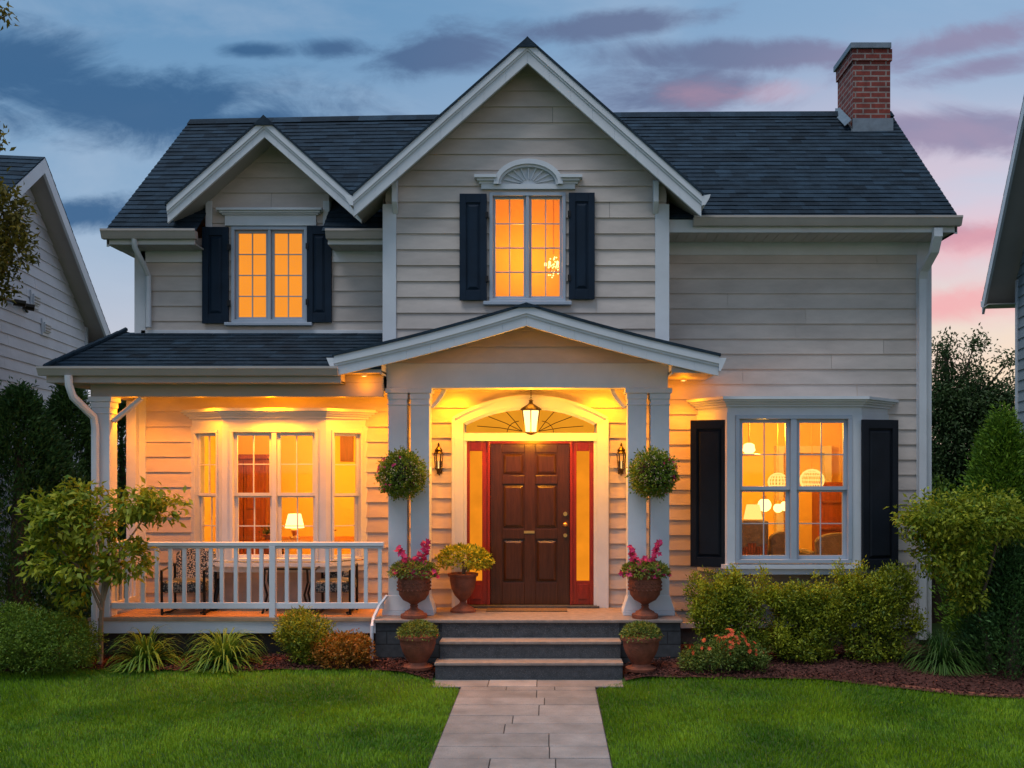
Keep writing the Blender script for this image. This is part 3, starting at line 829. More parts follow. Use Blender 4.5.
# ---- railing
def railing():
    DR = 11.64; x0, x1 = X(112, DR), X(384, DR)
    m = MB(); m.wbox(x0, x1, DR-.035, DR+.035, 1.405, 1.45); m.wbox(x0, x1, DR-.02, DR+.02, 1.375, 1.404)
    m.wbox(x0, x1, DR-.022, DR+.022, .675, .745)
    xs_ = X(112, DR); m.wbox(xs_-.03, xs_+.03, DR+.036, 12.3, 1.405, 1.45); m.wbox(xs_-.02, xs_+.02, DR+.03, 12.3, .675, .745)
    rail = m.build('railing', M_TRIM, H, bevel=.005)
    px = [127, 143, 157, 170.5, 184.5, 198, 211, 222, 236, 249, 261.5, 287, 300, 313, 327.5, 339.5, 353, 366, 380]
    for p in px:
        m = MB(); c = X(p, DR); m.wbox(c-.022, c+.022, DR-.018, DR+.018, .74, 1.378); m.build('baluster', M_TRIM, rail, bevel=.003)
    for k in range(4):
        m = MB(); yy = DR+.12+k*.14; m.wbox(xs_-.018, xs_+.018, yy-.02, yy+.02, .74, 1.378); m.build('baluster', M_TRIM, rail, bevel=.003)
    m = MB(); c = X(273, DR); m.wbox(c-.035, c+.035, DR-.04, DR+.036, .50, 1.404); m.build('railing_post', M_TRIM, rail, bevel=.004)
railing()

# ---- portico: platform, steps, columns, beam, gable roof
PX0, PX1 = X(375, 11.36), X(681, 11.36)
m = MB(); m.wbox(PX0, PX1, 11.40, 12.4, -.05, .55); m.build('entry_platform', M_BLOCK, H)
m = MB(); m.wbox(-1.22, .80, 11.385, 11.40, -.05, .55); m.build('top_riser', M_GRANITE, H)
m = MB(); m.wbox(PX0-.02, PX1+.02, 11.36, 12.45, .55, .585); m.build('entry_floor', M_TREAD, H, bevel=.006)
for (zz, y0, y1, xa, xb) in ((.382, 11.12, 11.385, -1.21, .795), (.193, 10.88, 11.13, -1.238, .80)):
    m = MB(); m.wbox(xa, xb, y0, y1, -.05, zz-.03); st = m.build('step', M_GRANITE, H)
    m = MB(); m.wbox(xa-.008, xb+.008, y0-.018, y1-.002, zz-.03, zz); m.build('tread', M_TREAD, st, bevel=.005)
m = MB(); m.wbox(ENT[0], ENT[1], 12.30, 12.5, .585, .612); m.build('threshold', M_GRANITE, H, bevel=.004)
CD = 11.82; BZ0, BZ1 = Z(388, 11.7), Z(363, 11.7)
for p in (397.5, 420.0, 637.0, 660.0):
    column(X(p, CD-.11), CD, .11, .585, BZ0)
for (pa, pb) in ((382, 434), (623, 675)):
    a, b = X(pa, 11.7), X(pb, 11.7); m = MB()
    m.wbox(a, b, 11.69, 11.96, .585, .64); m.hexa([(a, 11.69, .64), (b, 11.69, .64), (b, 11.96, .64), (a, 11.96, .64), (a+.06, 11.705, .82), (b-.06, 11.705, .82), (b-.06, 11.945, .82), (a+.06, 11.945, .82)])
    m.build('plinth', M_TRIM, H, bevel=.006)
m = MB(); m.tube([(X(386, 11.6), 11.66, .82), (X(380, 11.6), 11.56, .72), (X(374.5, 11.5), 11.45, .60), (X(373, 11.4), 11.34, .52), (X(372.5, 11.4), 11.33, .12)], .02, 6); m.build('drain_pipe', M_TRIM, H)
bx0, bx1 = X(386.5, 11.7), X(668, 11.7)
m = MB(); m.wbox(bx0, bx1, 11.70, 11.94, BZ0, BZ1); m.wbox(bx0, bx0+.24, 11.94, 12.4, BZ0, BZ1); m.wbox(bx1-.24, bx1, 11.94, 12.4, BZ0, BZ1)
m.build('portico_beam', M_TRIM, H, bevel=.006)
m = MB(); m.wbox(bx0+.24, bx1-.24, 11.94, 12.4, 3.42, 3.45)
for i in range(6): m.wbox(bx0+.245, bx1-.245, 11.945+i*.075, 11.945+i*.075+.069, 3.412, 3.421)
m.build('portico_ceiling', M_SOFFIT, H)
PCX = X(526.5, 11.3); PCZ = Z(306, 11.3)
PSL = .262; PH = 2.17
gable_roof(PCX, PCZ, PH, PSL, 11.3, lambda z: D0-.0, .205, 11.65, 8, 71, flare=.05, capw=.16)
# tympanum siding and side soffits
siding(Fr((0, 11.72, 0)), BZ1+.002, PCZ-.1, lambda z: PCX-min(1.75, (PCZ-.14-z)/PSL), lambda z: PCX+min(1.75, (PCZ-.14-z)/PSL), seed=13, name='portico_gable_wall')
zb = PCZ-PH*PSL
for sgn in (-1, 1):
    x = PCX+sgn*PH; m = MB(); xi = bx0 if sgn < 0 else bx1
    m.hexa([(xi, 11.35, 3.40), (x, 11.35, zb-.185), (x, 11.35, zb-.165), (xi, 11.35, 3.42), (xi, 12.38, 3.40), (x, 12.38, zb-.185), (x, 12.38, zb-.165), (xi, 12.38, 3.42)])
    m.prism([(xi, 11.345, 3.395), (x, 11.345, zb-.19), (x, 11.345, zb-.14), (xi, 11.345, 3.56)], (0, .02, 0))
    m.build('soffit', M_SOFFIT, H)
    m = MB(); m.prism([(x, 11.27, zb-.02), (x+sgn*.085, 11.27, zb-.02), (x+sgn*.07, 11.27, zb-.06), (x+sgn*.02, 11.27, zb-.17), (x, 11.27, zb-.17)], (0, 1.1, 0)); m.build('gutter', M_TRIM, H)
    m = MB(); m.wbox(min(xi, xi+sgn*.02), max(xi, xi+sgn*.02), 11.37, 11.72, BZ1-.16, BZ1+.2); m.build('gable_return', M_TRIM, H)
# curved brackets behind the inner columns
for xx, sgn in ((X(428.5, 11.8), 1), (X(627.5, 11.8), -1)):
    m = MB()
    for i in range(6):
        a = i/6; b = (i+1)/6
        c = lambda t: (xx+sgn*(.0+.15*math.sin(t*1.57)), BZ0-.22*(1-t)**1.0*math.cos(t*1.0)); p, q = c(a), c(b)
        m.hexa([(p[0], 11.86, p[1]), (p[0]+sgn*.05, 11.86, p[1]), (q[0]+sgn*.05, 11.86, q[1]), (q[0], 11.86, q[1]), (p[0], 11.93, p[1]), (p[0]+sgn*.05, 11.93, p[1]), (q[0]+sgn*.05, 11.93, q[1]), (q[0], 11.93, q[1])])
    m.build('bracket', M_TRIM, H)

# ---- windows
def window(F, u0, u1, v0, v1, units=2, double=True, grid=(2, 2), cas=.05, w=.0, sill=True, mat=M_CASING, glassmat_=None, name='window', blind=None, munt=.012, sillw=.05, st=.042, mull=.06):
    """casing with sashes, one glass sheet, optional lit blind; parts sit under the window"""
    m = MB()
    m.box(F, u0, u1, v1-cas, v1, w-.12, w+.035); m.box(F, u0, u1, v0, v0+cas, w-.12, w+.034)
    m.box(F, u0, u0+cas, v0+cas, v1-cas, w-.12, w+.035); m.box(F, u1-cas, u1, v0+cas, v1-cas, w-.12, w+.035)
    iu0, iu1, iv0, iv1 = u0+cas, u1-cas, v0+cas, v1-cas
    uw = (iu1-iu0-mull*(units-1))/units
    for k in range(1, units):
        c = iu0+k*uw+(k-1)*mull; m.box(F, c, c+mull, iv0, iv1, w-.11, w+.028)
    win = m.build(name, mat, H, bevel=.003)
    for k in range(units):
        a = iu0+k*(uw+mull); b = a+uw
        parts = [((iv0+iv1)/2-.01, iv1, w-.02), (iv0, (iv0+iv1)/2+.012, w-.055)] if double else [(iv0, iv1, w-.015)]
        for (c, d, ww) in parts:
            s = MB(); t = .03; e = .002
            s.box(F, a+e, b-e, d-st, d-e, ww-t, ww); s.box(F, a+e, b-e, c+e, c+st, ww-t, ww); s.box(F, a+e, a+st, c+st, d-st, ww-t, ww); s.box(F, b-st, b-e, c+st, d-st, ww-t, ww)
            gx, gy = grid
            for i in range(1, gx):
                q = a+st+(b-a-2*st)*i/gx; s.box(F, q-munt/2, q+munt/2, c+st, d-st, ww-t+.004, ww-.006)
            for j in range(1, gy):
                q = c+st+(d-c-2*st)*j/gy; s.box(F, a+st, b-st, q-munt/2, q+munt/2, ww-t+.003, ww-.008)
            s.build('sash', mat, win)
            gl_ = MB(); gl_.face([F(a+.02, c+.02, ww-.018), F(b-.02, c+.02, ww-.018), F(b-.02, d-.02, ww-.018), F(a+.02, d-.02, ww-.018)])
            gl_.build('glass', glassmat_ or M_GLASS, win)
    if sill:
        s = MB(); s.box(F, u0-.07, u1+.07, v0-sillw, v0-.002, w-.05, w+.09); s.build('sill', mat, win, bevel=.005)
    if blind:
        s = MB(); s.box(F, u0+.02, u1-.02, v0+.02, v1-.02, w-.119, w-.108); s.build('blind', blind, win)
    return win

def shutter(F, u0, u1, v0, v1, w=.03, mat=M_SHUT, th=.035, mid=False, hinge=0):
    m = MB(); b = .075; th2 = th
    m.box(F, u0, u1, v0, v1, w, w+th*.45)
    m.box(F, u0, u0+b, v0, v1, w+th*.4, w+th); m.box(F, u1-b, u1, v0, v1, w+th*.4, w+th)
    m.box(F, u0+b, u1-b, v1-b*1.4, v1, w+th*.4, w+th-.001); m.box(F, u0+b, u1-b, v0, v0+b*1.5, w+th*.4, w+th-.001)
    a0, a1, c0, c1 = u0+b+.012, u1-b-.012, v0+b*1.5+.015, v1-b*1.4-.015
    k = .03
    m.hexa([F(a0, c0, w+th*.45), F(a1, c0, w+th*.45), F(a1, c1, w+th*.45), F(a0, c1, w+th*.45), F(a0+k, c0+k, w+th*.9), F(a1-k, c0+k, w+th*.9), F(a1-k, c1-k, w+th*.9), F(a0+k, c1-k, w+th*.9)])
    o = m.build('shutter', mat, H, bevel=.003)
    if hinge:
        uu = u1 if hinge > 0 else u0
        for vv in (v0+.25, v1-.25):
            h = MB(); h.box(F, uu-.012, uu+.02, vv-.035, vv+.035, w+.005, w+th+.012); h.build('hinge', M_IRON, o)
    return o

# left upper window with header cornice
wl = window(FM, *lw_win[:2], lw_win[2], lw_win[3], 2, False, (2, 4), cas=.04, sill=True, blind=M_BLIND, st=.035, mull=.035, sillw=.04)
m = MB(); a, b = X(226, D0), X(317, D0)
m.box(FM, a, b, Z(226.5, D0), Z(216, D0), 0, .05)
for i, (e, z0, z1, w_) in enumerate(((.03, 216, 214.5, .075), (.055, 214.5, 212.5, .10), (.085, 212.5, 210, .13))):
    m.box(FM, a-e, b+e, Z(z0, D0), Z(z1, D0), 0, w_)
m.build('window_cornice', M_TRIM, H, bevel=.003)
shutter(FM, X(203.7, D0), X(229.8, D0), Z(324, D0), Z(228, D0), hinge=1)
shutter(FM, X(308, D0), X(332.5, D0), Z(323, D0), Z(227, D0), hinge=-1)
# centre upper window, sunburst pediment
wc = window(FG, *cg_win[:2], cg_win[2], cg_win[3], 2, False, (2, 4), cas=.04, st=.03, mull=.035, sillw=.045)
shutter(FG, X(460, DG), X(487, DG), Z(301, DG), Z(195, DG), hinge=1)
shutter(FG, X(568.7, DG), X(594.5, DG), Z(300, DG), Z(194, DG), hinge=-1)
m = MB(); cxp = X(528.5, DG)
m.box(FG, X(481.5, DG), X(575, DG), Z(190, DG), Z(185, DG), 0, .05)
ang = [math.pi*k/16 for k in range(17)]
rx, rz = X(563, DG)-cxp, Z(161, DG)-Z(186, DG)
zc = Z(186, DG)
outer = [(cxp-rx*math.cos(t), zc+rz*math.sin(t)) for t in ang]; inner = [(cxp-rx*.86*math.cos(t), zc+rz*.80*math.sin(t)) for t in ang]
m.strip(FG, outer, inner, 0, .10); o2 = [(cxp-rx*.93*math.cos(t), zc+rz*.9*math.sin(t)) for t in ang]; i2 = [(cxp-rx*.80*math.cos(t), zc+rz*.70*math.sin(t)) for t in ang]
m.strip(FG, o2, i2, 0, .075)
m.strip(FG, [(cxp-rx*.84*math.cos(t), zc+rz*.78*math.sin(t)) for t in ang], [(cxp-.001*math.cos(t), zc) for t in ang], 0, .02)
for k in range(1, 10):
    t = math.pi*k/10; d = .035
    p = lambda r, tt: (cxp-rx*r*math.cos(tt), zc+rz*r*math.sin(tt))
    m.hexa([FG(*p(.22, t-d), .015), FG(*p(.22, t+d), .015), FG(*p(.74, t+d*2.0), .015), FG(*p(.74, t-d*2.0), .015), FG(*p(.22, t-d*.4), .05), FG(*p(.22, t+d*.4), .05), FG(*p(.74, t+d*.8), .05), FG(*p(.74, t-d*.8), .05)])
for sgn in (-1, 1):
    xa = cxp+sgn*rx*.92; xb = cxp+sgn*(X(582, DG)-cxp)
    for (e, z0, z1, w_) in ((0, 185, 182.5, .06), (.0, 182.5, 180, .09), (.0, 180, 177, .12)):
        xe = xb-sgn*(.05 if z0 == 185 else .03 if z0 == 182.5 else 0)
        m.box(FG, min(xa, xe), max(xa, xe), Z(z0, DG), Z(z1, DG), 0, w_)
m.build('sunburst_pediment', M_TRIM, H)

def bay(xa, xb, fa, fb, Df, zb, zt, cz, side_w, cor=.10, name='bay', roofless=False, trim=M_TRIM):
    """canted bay: wall points xa,xb at the main wall, front corners fa,fb at Df; returns the three frames"""
    pts = [(xa, D0-.0), (fa, Df), (fb, Df), (xb, D0-.0)]
    def offs(d):
        # push the outline outwards by d
        res = []
        nr = []
        for p, q in zip(pts[:-1], pts[1:]):
            v = Vector((q[0]-p[0], q[1]-p[1], 0)).normalized(); nr.append(Vector((v.y, -v.x, 0)))
        for i, p in enumerate(pts):
            if i == 0: n = nr[0]/max(.3, abs(nr[0].x)); res.append((p[0]-d*1.0, p[1]))
            elif i == 3: res.append((p[0]+d*1.0, p[1]))
            else:
                n = (nr[i-1]+nr[i]); n = n/(1+nr[i-1].dot(nr[i])); res.append((p[0]+n.x*d, p[1]+n.y*d))
        return res
    def slab(d, z0, z1, m):
        q = offs(d); m.prism([(a, b, z0) for a, b in q], (0, 0, z1-z0))
    m = MB(); slab(-.01, cz, zt, m); fr = m.build('bay_frieze', trim, H)
    m = MB(); h = (zt-cz)
    for i, (d, z0, z1) in enumerate(((.02, zt-.03, zt+.0), (.05, zt, zt+.025), (.085, zt+.025, zt+.05), (.12, zt+.05, zt+.085))): slab(d, z0, z1, m)
    q = offs(.12); 
    m.build('bay_cornice', trim, H)
    m = MB(); slab(.03, zb-.02, zb+.03, m); slab(-.01, zb-.09, zb-.02, m); m.build('bay_sill', trim, H)
    fr = []
    for p, q in zip(pts[:-1], pts[1:]):
        v = Vector((q[0]-p[0], q[1]-p[1], 0)); fr.append((Fr((p[0], p[1], 0), v, (v.y, -v.x, 0)), v.length))
    return fr

# left bay under the porch
LBD = 12.06
f = bay(X(190, D0), X(368, D0), X(222, LBD), X(326, LBD), LBD, Z(565, LBD), Z(415.5, LBD), Z(426, LBD), .4)
zb_, zt_ = Z(564, LBD)+.03, Z(425, LBD)
Ff, Lf = f[1]
# posts of the front
m = MB()
m.box(Ff, 0, .095, zb_, zt_, -.09, 0); m.box(Ff, Lf-.095, Lf, zb_, zt_, -.09, 0); m.box(Ff, .095, Lf-.095, zt_-.05, zt_, -.09, -.004)
for FF, LL in (f[0], f[2]):
    m.box(FF, .0, .07, zb_, zt_, -.08, 0); m.box(FF, LL-.07, LL-.0, zb_, zt_, -.08, 0); m.box(FF, .07, LL-.07, zt_-.06, zt_, -.08, -.004)
m.build('bay_post', M_TRIM, H)
window(Ff, .097, Lf-.097, zb_+.002, zt_-.052, 2, True, (2, 2), cas=.035, w=-.02, sill=False, mull=.055, st=.04, mat=M_TRIM)
for FF, LL in (f[0], f[2]):
    window(FF, .072, LL-.072, zb_+.002, zt_-.062, 1, True, (2 if FF is f[0][0] else 1, 2), cas=.03, w=-.02, sill=False, st=.035, mat=M_TRIM)
# right bay
RBD = 11.90
f = bay(X(696, D0), 4.22, X(727, RBD), X(862, RBD), RBD, Z(567, RBD), Z(404, RBD), Z(416, RBD), .4)
zb_, zt_ = Z(566, RBD)+.03, Z(415, RBD)
Ff, Lf = f[1]
for a_, b_ in ((0, .10), (Lf-.12, Lf)):
    m = MB(); m.box(Ff, a_, b_, zb_, zt_, -.09, 0); m.build('bay_post', M_TRIM, H)
for FF, LL in (f[0], f[2]):
    m = MB(); m.box(FF, .0, LL, zb_-.03, zt_+.03, -.05, -.002); m.build('bay_side', M_TRIM, H)
window(Ff, .102, Lf-.122, zb_+.002, zt_-.002, 2, True, (2, 2), cas=.045, w=-.015, sill=False, mull=.07, st=.045)
FF, LL = f[0]; shutter(Fr((X(691.5, 12.05), 12.10, 0), (1, -.30, 0), (-.30, -1, 0)), 0, .45, Z(567, 12), Z(420, 12), w=.0, mat=M_SHUTB, th=.05)
FF, LL = f[2]; shutter(Fr((X(860.5, 11.88), 11.86, 0), (1, .25, 0), (.25, -1, 0)), 0, .47, Z(568, 11.95), Z(420, 11.95), w=.0, mat=M_SHUTB, th=.05)

# ---- entrance: arched surround, fanlight, sidelights, door
FE = Fr((0, D0, 0))
ax0, ax1 = X(453.5, D0), X(607, D0); axc = (ax0+ax1)/2
def arch(hw, zs, za, n=24):
    # flat segmental arch
    r_ = ((hw**2)+(za-zs)**2)/(2*(za-zs)); cz = za-r_; t0 = math.asin(hw/r_)
    return [(axc+r_*math.sin(-t0+2*t0*k/n), cz+r_*math.cos(-t0+2*t0*k/n)) for k in range(n+1)]
hwO = (ax1-ax0)/2; tw = .125
zsO, zaO = Z(418, D0), Z(397, D0)
m = MB(); m.strip(FE, arch(hwO, zsO, zaO), arch(hwO-tw, zsO-.065, zaO-.125), 0, .06)
m.box(FE, ax0, ax0+tw, .587, zsO-.068, 0, .06); m.box(FE, ax1-tw, ax1, .587, zsO-.068, 0, .06)
for _e, _i in ((ax0, ax0+tw-.002), (ax1, ax1-tw+.002)): m.prism([FE(_e, zsO-.067, .0), FE(_i, zsO-.067, .0), FE(_e, zsO-.003, .0)], (0, -.06, 0))
m.strip(FE, arch(hwO+.02, zsO, zaO+.02), arch(hwO-.02, zsO-.01, zaO-.02), .061, .08)
m.box(FE, ax0-.015, ax0+.02, .587, zsO-.014, .061, .079); m.box(FE, ax1-.02, ax1+.015, .587, zsO-.014, .061, .079)
m.build('arched_surround', M_TRIM, H)
m = MB(); hi = hwO-tw
m.strip(FE, arch(hi+.005, zsO-.065, zaO-.12), arch(hi-.035, zsO-.09, zaO-.155), -.05, .03)
m.box(FE, axc-hi, axc+hi, Z(441, D0), Z(433, D0), -.1, .035); m.box(FE, axc-hi, axc-hi+.04, .585, Z(441, D0), -.1, .02); m.box(FE, axc+hi-.04, axc+hi, .585, Z(441, D0), -.1, .02)
m.build('door_frame', M_TRIM, H)
gl0 = arch(hi-.03, zsO-.09, zaO-.15); bz = Z(433, D0)
m = MB(); _a = arch(hi+.06, zsO-.02, zaO-.06); m.strip(FE, _a, [(u, bz-.03) for u, v in _a], -.075, -.055); m.build('transom_board', M_TRIM, H)
m = MB(); m.strip(FE, gl0, [(u, bz) for u, v in gl0], -.05, -.04); fan = m.build('fanlight', M_FANG, H)
m = MB(); fx, fz = axc, bz
for sgn in (-1, 1):
    for (ex, ez) in ((.52, .33), (.30, .43), (.66, .14)):
        px_, pz_ = fx+sgn*ex*1.0, min(fz+ez*.62, bz+.28)
        m.tube([FE(fx+sgn*.10, fz+.02, -.03), FE((fx+sgn*.10+px_)/2, (fz+.02+pz_)/2+.012, -.03), FE(px_, pz_, -.03)], .005, 5)
    m.tube([FE(fx+sgn*(.13+.16*math.cos(t)), fz+.15*math.sin(t), -.03) for t in [k*.3-.0 for k in range(6)]], .005, 5)
m.build('fanlight_bars', M_BRONZE, fan)
# sidelights
for (p0, p1, g0, g1) in ((465.5, 487.5, 469.5, 482), (572, 594.5, 576.6, 589.5)):
    a, b = X(p0, D0), X(p1, D0); c, d = X(g0, D0), X(g1, D0); t, bt = Z(442, D0), .615; gt, gb = Z(451, D0), Z(581, D0)
    m = MB(); m.box(FE, a, c, bt, t, -.09, -.02); m.box(FE, d, b, bt, t, -.09, -.02); m.box(FE, c, d, gt, t, -.09, -.021); m.box(FE, c, d, bt, gb, -.09, -.021)
    m.box(FE, c+.02, d-.02, bt+.07, gb-.04, -.02, -.012)
    sl = m.build('sidelight', M_RED, H, bevel=.004)
    m = MB(); m.box(FE, c-.005, d+.005, gb-.005, gt+.005, -.07, -.06); m.build('glass', M_SIDEG, sl)
# jambs
for p in (488.7, 571.3):
    m = MB(); c = X(p, D0); m.box(FE, c-.016, c+.016, .612, Z(441.5, D0), -.09, .0); m.build('jamb', M_RED, H, bevel=.004)
m = MB(); m.box(FE, X(487, D0), X(573, D0), Z(443.5, D0), Z(441.2, D0), -.09, -.005); m.build('door_head', M_RED, H)
# door leaf
d0, d1 = X(490.2, D0), X(569.8, D0); zt_ = Z(443.8, D0)
cols = [(X(502, D0), X(524.5, D0)), (X(535.2, D0), X(557.7, D0))]
rows = [(Z(475.5, D0), Z(452.5, D0)), (Z(529, D0), Z(484, D0)), (Z(583, D0), Z(539, D0))]
m = MB(); m.box(FE, d0, d1, .615, zt_, -.08, -.055)
us = [d0, cols[0][0], cols[0][1], cols[1][0], cols[1][1], d1]; vs = [.615, rows[2][0], rows[2][1], rows[1][0], rows[1][1], rows[0][0], rows[0][1], zt_]
for i in (0, 2, 4): m.box(FE, us[i], us[i+1], .615, zt_, -.056, -.03)
for j in (0, 2, 4, 6):
    for (c, d) in cols: m.box(FE, c, d, vs[j], vs[j+1], -.056, -.031)
for (v0, v1) in rows:
    for (c, d) in cols:
        k = .035; g_ = .014
        m.hexa([FE(c+g_, v0+g_, -.054), FE(d-g_, v0+g_, -.054), FE(d-g_, v1-g_, -.054), FE(c+g_, v1-g_, -.054), FE(c+g_+k, v0+g_+k, -.034), FE(d-g_-k, v0+g_+k, -.034), FE(d-g_-k, v1-g_-k, -.034), FE(c+g_+k, v1-g_-k, -.034)])
door = m.build('front_door', M_DOOR, H, bevel=.005)
m = MB(); kx = X(565.3, D0)
m.ball(FE(kx, Z(524.5, D0), .015), .030, 14, 8); m.lathe((0, 0, 0), [(.001, 0)], 3) if False else None
m.tube([FE(kx, Z(524.5, D0), -.03), FE(kx, Z(524.5, D0), .0)], .018, 10); m.build('knob', M_BRASS, door, smooth=True)
m = MB(); m.tube([FE(kx, Z(514, D0), -.03), FE(kx, Z(514, D0), .0)], .026, 12); m.tube([FE(kx, Z(535.5, D0), -.03), FE(kx, Z(535.5, D0), -.005)], .024, 12); m.build('lock', M_BRASS, door, smooth=True)
m = MB(); m.box(FE, X(524, D0), X(534.5, D0), Z(533.5, D0), Z(531, D0), -.03, -.022); m.build('letter_slot', M_BRASS, door)

# ------------------------------------------------------------------ rooms behind the glass (parts of the house)
def room(x0, x1, y0, y1, z0, z1, wall=M_ROOM, ceil=M_ROOMC, floor=M_ROOMF, front=()):
    m = MB(); t = .06
    m.wbox(x0-t, x1+t, y1, y1+t, z0-t, z1+t); m.wbox(x0-t, x0, y0, y1, z0-t, z1+t); m.wbox(x1, x1+t, y0, y1, z0-t, z1+t)
    for (a, b, c, d) in front: m.wbox(a, b, y0, y0+.03, c, d)
    m.build('room_wall', wall, H)
    m = MB(); m.wbox(x0, x1, y0, y1, z1, z1+t); m.build('room_ceiling', ceil, H)
    m = MB(); m.wbox(x0, x1, y0, y1, z0-t, z0); m.build('room_floor', floor, H)
yA = D0+.03
def front_of(x0, x1, z0, z1, h):
    return ((x0, h[0], z0, z1), (h[1], x1, z0, z1), (h[0], h[1], z0, h[2]), (h[0], h[1], h[3], z1))
room(-4.95, -1.75, yA, 15.6, .6, 3.16, front=front_of(-4.95, -1.75, .6, 3.16, (LB['x0'], LB['x1'], LB['z0'], LB['z1'])))
room(1.55, 4.6, yA, 15.8, .6, 3.30, front=front_of(1.55, 4.6, .6, 3.30, (RB['x0'], RB['x1'], RB['z0'], RB['z1'])))
room(-1.1, .62, DG+.14, 12.95, 3.75, 6.05, front=front_of(-1.1, .62, 3.75, 6.05, cg_win))
# crown mouldings
m = MB(); m.wbox(-4.95, -1.75, 15.48, 15.6, 3.06, 3.16); m.wbox(-1.87, -1.75, yA+.1, 15.48, 3.06, 3.16); m.wbox(1.55, 4.6, 15.66, 15.8, 3.16, 3.3); m.wbox(1.55, 1.67, yA+.1, 15.66, 3.16, 3.3)
m.build('crown_moulding', M_ROOMC, H)
# a chair rail beam / lit hallway opening in the right room
m = MB(); m.wbox(3.55, 3.66, 15.60, 15.79, .6, 2.55); m.wbox(4.30, 4.41, 15.60, 15.79, .6, 2.55); m.wbox(3.55, 4.41, 15.60, 15.79, 2.55, 2.66); m.build('door_casing', M_TRIM, H)

lamp('left_room_light', (-3.2, 13.9, 2.75), 150, .12)
lamp('right_room_light', (3.0, 13.9, 2.85), 140, .12)
lamp('upper_room_light', (-.3, 12.35, 5.0), 26, .15, (1, .40, .03))

def box_thing(nm, label, cat, loc, mats):
    t = thing(nm, label, cat, loc); return t

# furniture and lamps seen through the left bay
t = thing('wardrobe', 'dark red panelled wooden wardrobe standing inside the left bay window room', 'wardrobe', (-4.25, 15.1, .6))
m = MB(); m.wbox(-4.90, -4.24, 15.0, 15.45, .62, 2.45); m.wbox(-4.93, -4.20, 14.96, 15.46, 2.45, 2.52); m.build('cabinet', M_REDDOOR, t, bevel=.01)
for a in (-4.88, -4.57):
    m = MB(); m.wbox(a, a+.30, 14.97, 14.999, .7, 2.42); m.wbox(a+.05, a+.25, 14.955, 14.97, 1.7, 2.35); m.wbox(a+.05, a+.25, 14.955, 14.97, .8, 1.55); m.build('door', M_REDDOOR, t, bevel=.006)
t = thing('dining_table', 'long table set with bowls just inside the left bay window', 'table', (-3.15, 13.6, .6))
m = MB(); m.wbox(-3.85, -2.5, 13.2, 14.1, 1.30, 1.35); m.build('tabletop', M_REDDOOR, t, bevel=.008)
for a in (-3.78, -2.62):
    for b in (13.27, 13.98):
        m = MB(); m.wbox(a, a+.06, b, b+.06, .6, 1.30); m.build('leg', M_REDDOOR, t)
t = thing('table_lamp', 'small glowing lamp on the table behind the left bay window', 'lamp', (-3.46, 13.6, 1.35))
m = MB(); m.lathe((-3.46, 13.6, 1.35), [(.07, 0), (.07, .02), (.02, .04), (.05, .12), (.02, .2)], 16); m.build('base', M_BRASS, t, smooth=True)
m = MB(); m.lathe((-3.46, 13.6, 1.50), [(.13, 0), (.085, .19)], 20); m.build('lamp_shade', M_GLOW, t, smooth=True)
def bowl_plant(x, y, z, label, seed, s=1.0):
    t = thing('potted_plant', label, 'plant', (x, y, z))
    m = MB(); m.lathe((x, y, z), [(.05*s, 0), (.10*s, .06*s), (.11*s, .10*s), (.10*s, .10*s)], 18); m.build('pot', M_TERRA, t, smooth=True)
    r = np.random.default_rng(seed); n = 90; a = r.uniform(0, 6.28, n); e = r.uniform(.3, 1.4, n)
    D = np.stack([np.cos(a)*np.cos(e), np.sin(a)*np.cos(e), np.sin(e)], 1)
    C = np.array([x, y, z+.09*s]) + D*r.uniform(0, .16, n)[:, None]*s
    quads_mesh('foliage', leaf_quads(C, D, r.normal(size=(n, 3)), r.uniform(.04, .09, n)*s, r.uniform(.015, .03, n)*s), r.random(n), M_LEAFD, t)
bowl_plant(-3.0, 13.4, 1.35, 'leafy bowl centrepiece on the table behind the left bay window', 1, .9)
bowl_plant(-3.78, 13.45, 1.35, 'small potted plant at the left end of the table behind the left bay window', 2, .7)
t = thing('picture', 'framed dark picture on the back wall of the left bay room', 'picture', (-2.9, 15.58, 2.5))
m = MB(); m.wbox(-3.25, -3.05, 15.56, 15.6, 2.42, 2.98); m.build('frame', M_REDDOOR, t)

# right room: pendants, lamp, chairs, cabinet
def pendant(x, y, z, r, label, top=3.30):
    t = thing('pendant_lamp', label, 'lamp', (x, y, z), 'round pendant lamps in the right bay room')
    m = MB(); m.ball((x, y, z), r, 20, 12); m.build('globe', M_GLOW, t, smooth=True)
    m = MB(); m.tube([(x, y, z+r*.9), (x, y, top)], .006, 6); m.build('cord', M_BRASS, t)
    m = MB(); m.lathe((x, y, z+r*.88), [(.045, 0), (.03, .05)], 12); m.build('cap', M_BRASS, t)
pendant(X(764.5, 13.6), 13.6, Z(505, 13.6), .092, 'large round glowing pendant globe behind the middle of the right bay window')
pendant(X(785.5, 13.9), 13.9, Z(506, 13.9), .072, 'small glowing pendant globe just right of the large one in the right bay window')
pendant(X(778, 14.4), 14.4, Z(508, 14.4), .068, 'small glowing pendant globe hanging between the other two in the right bay window')
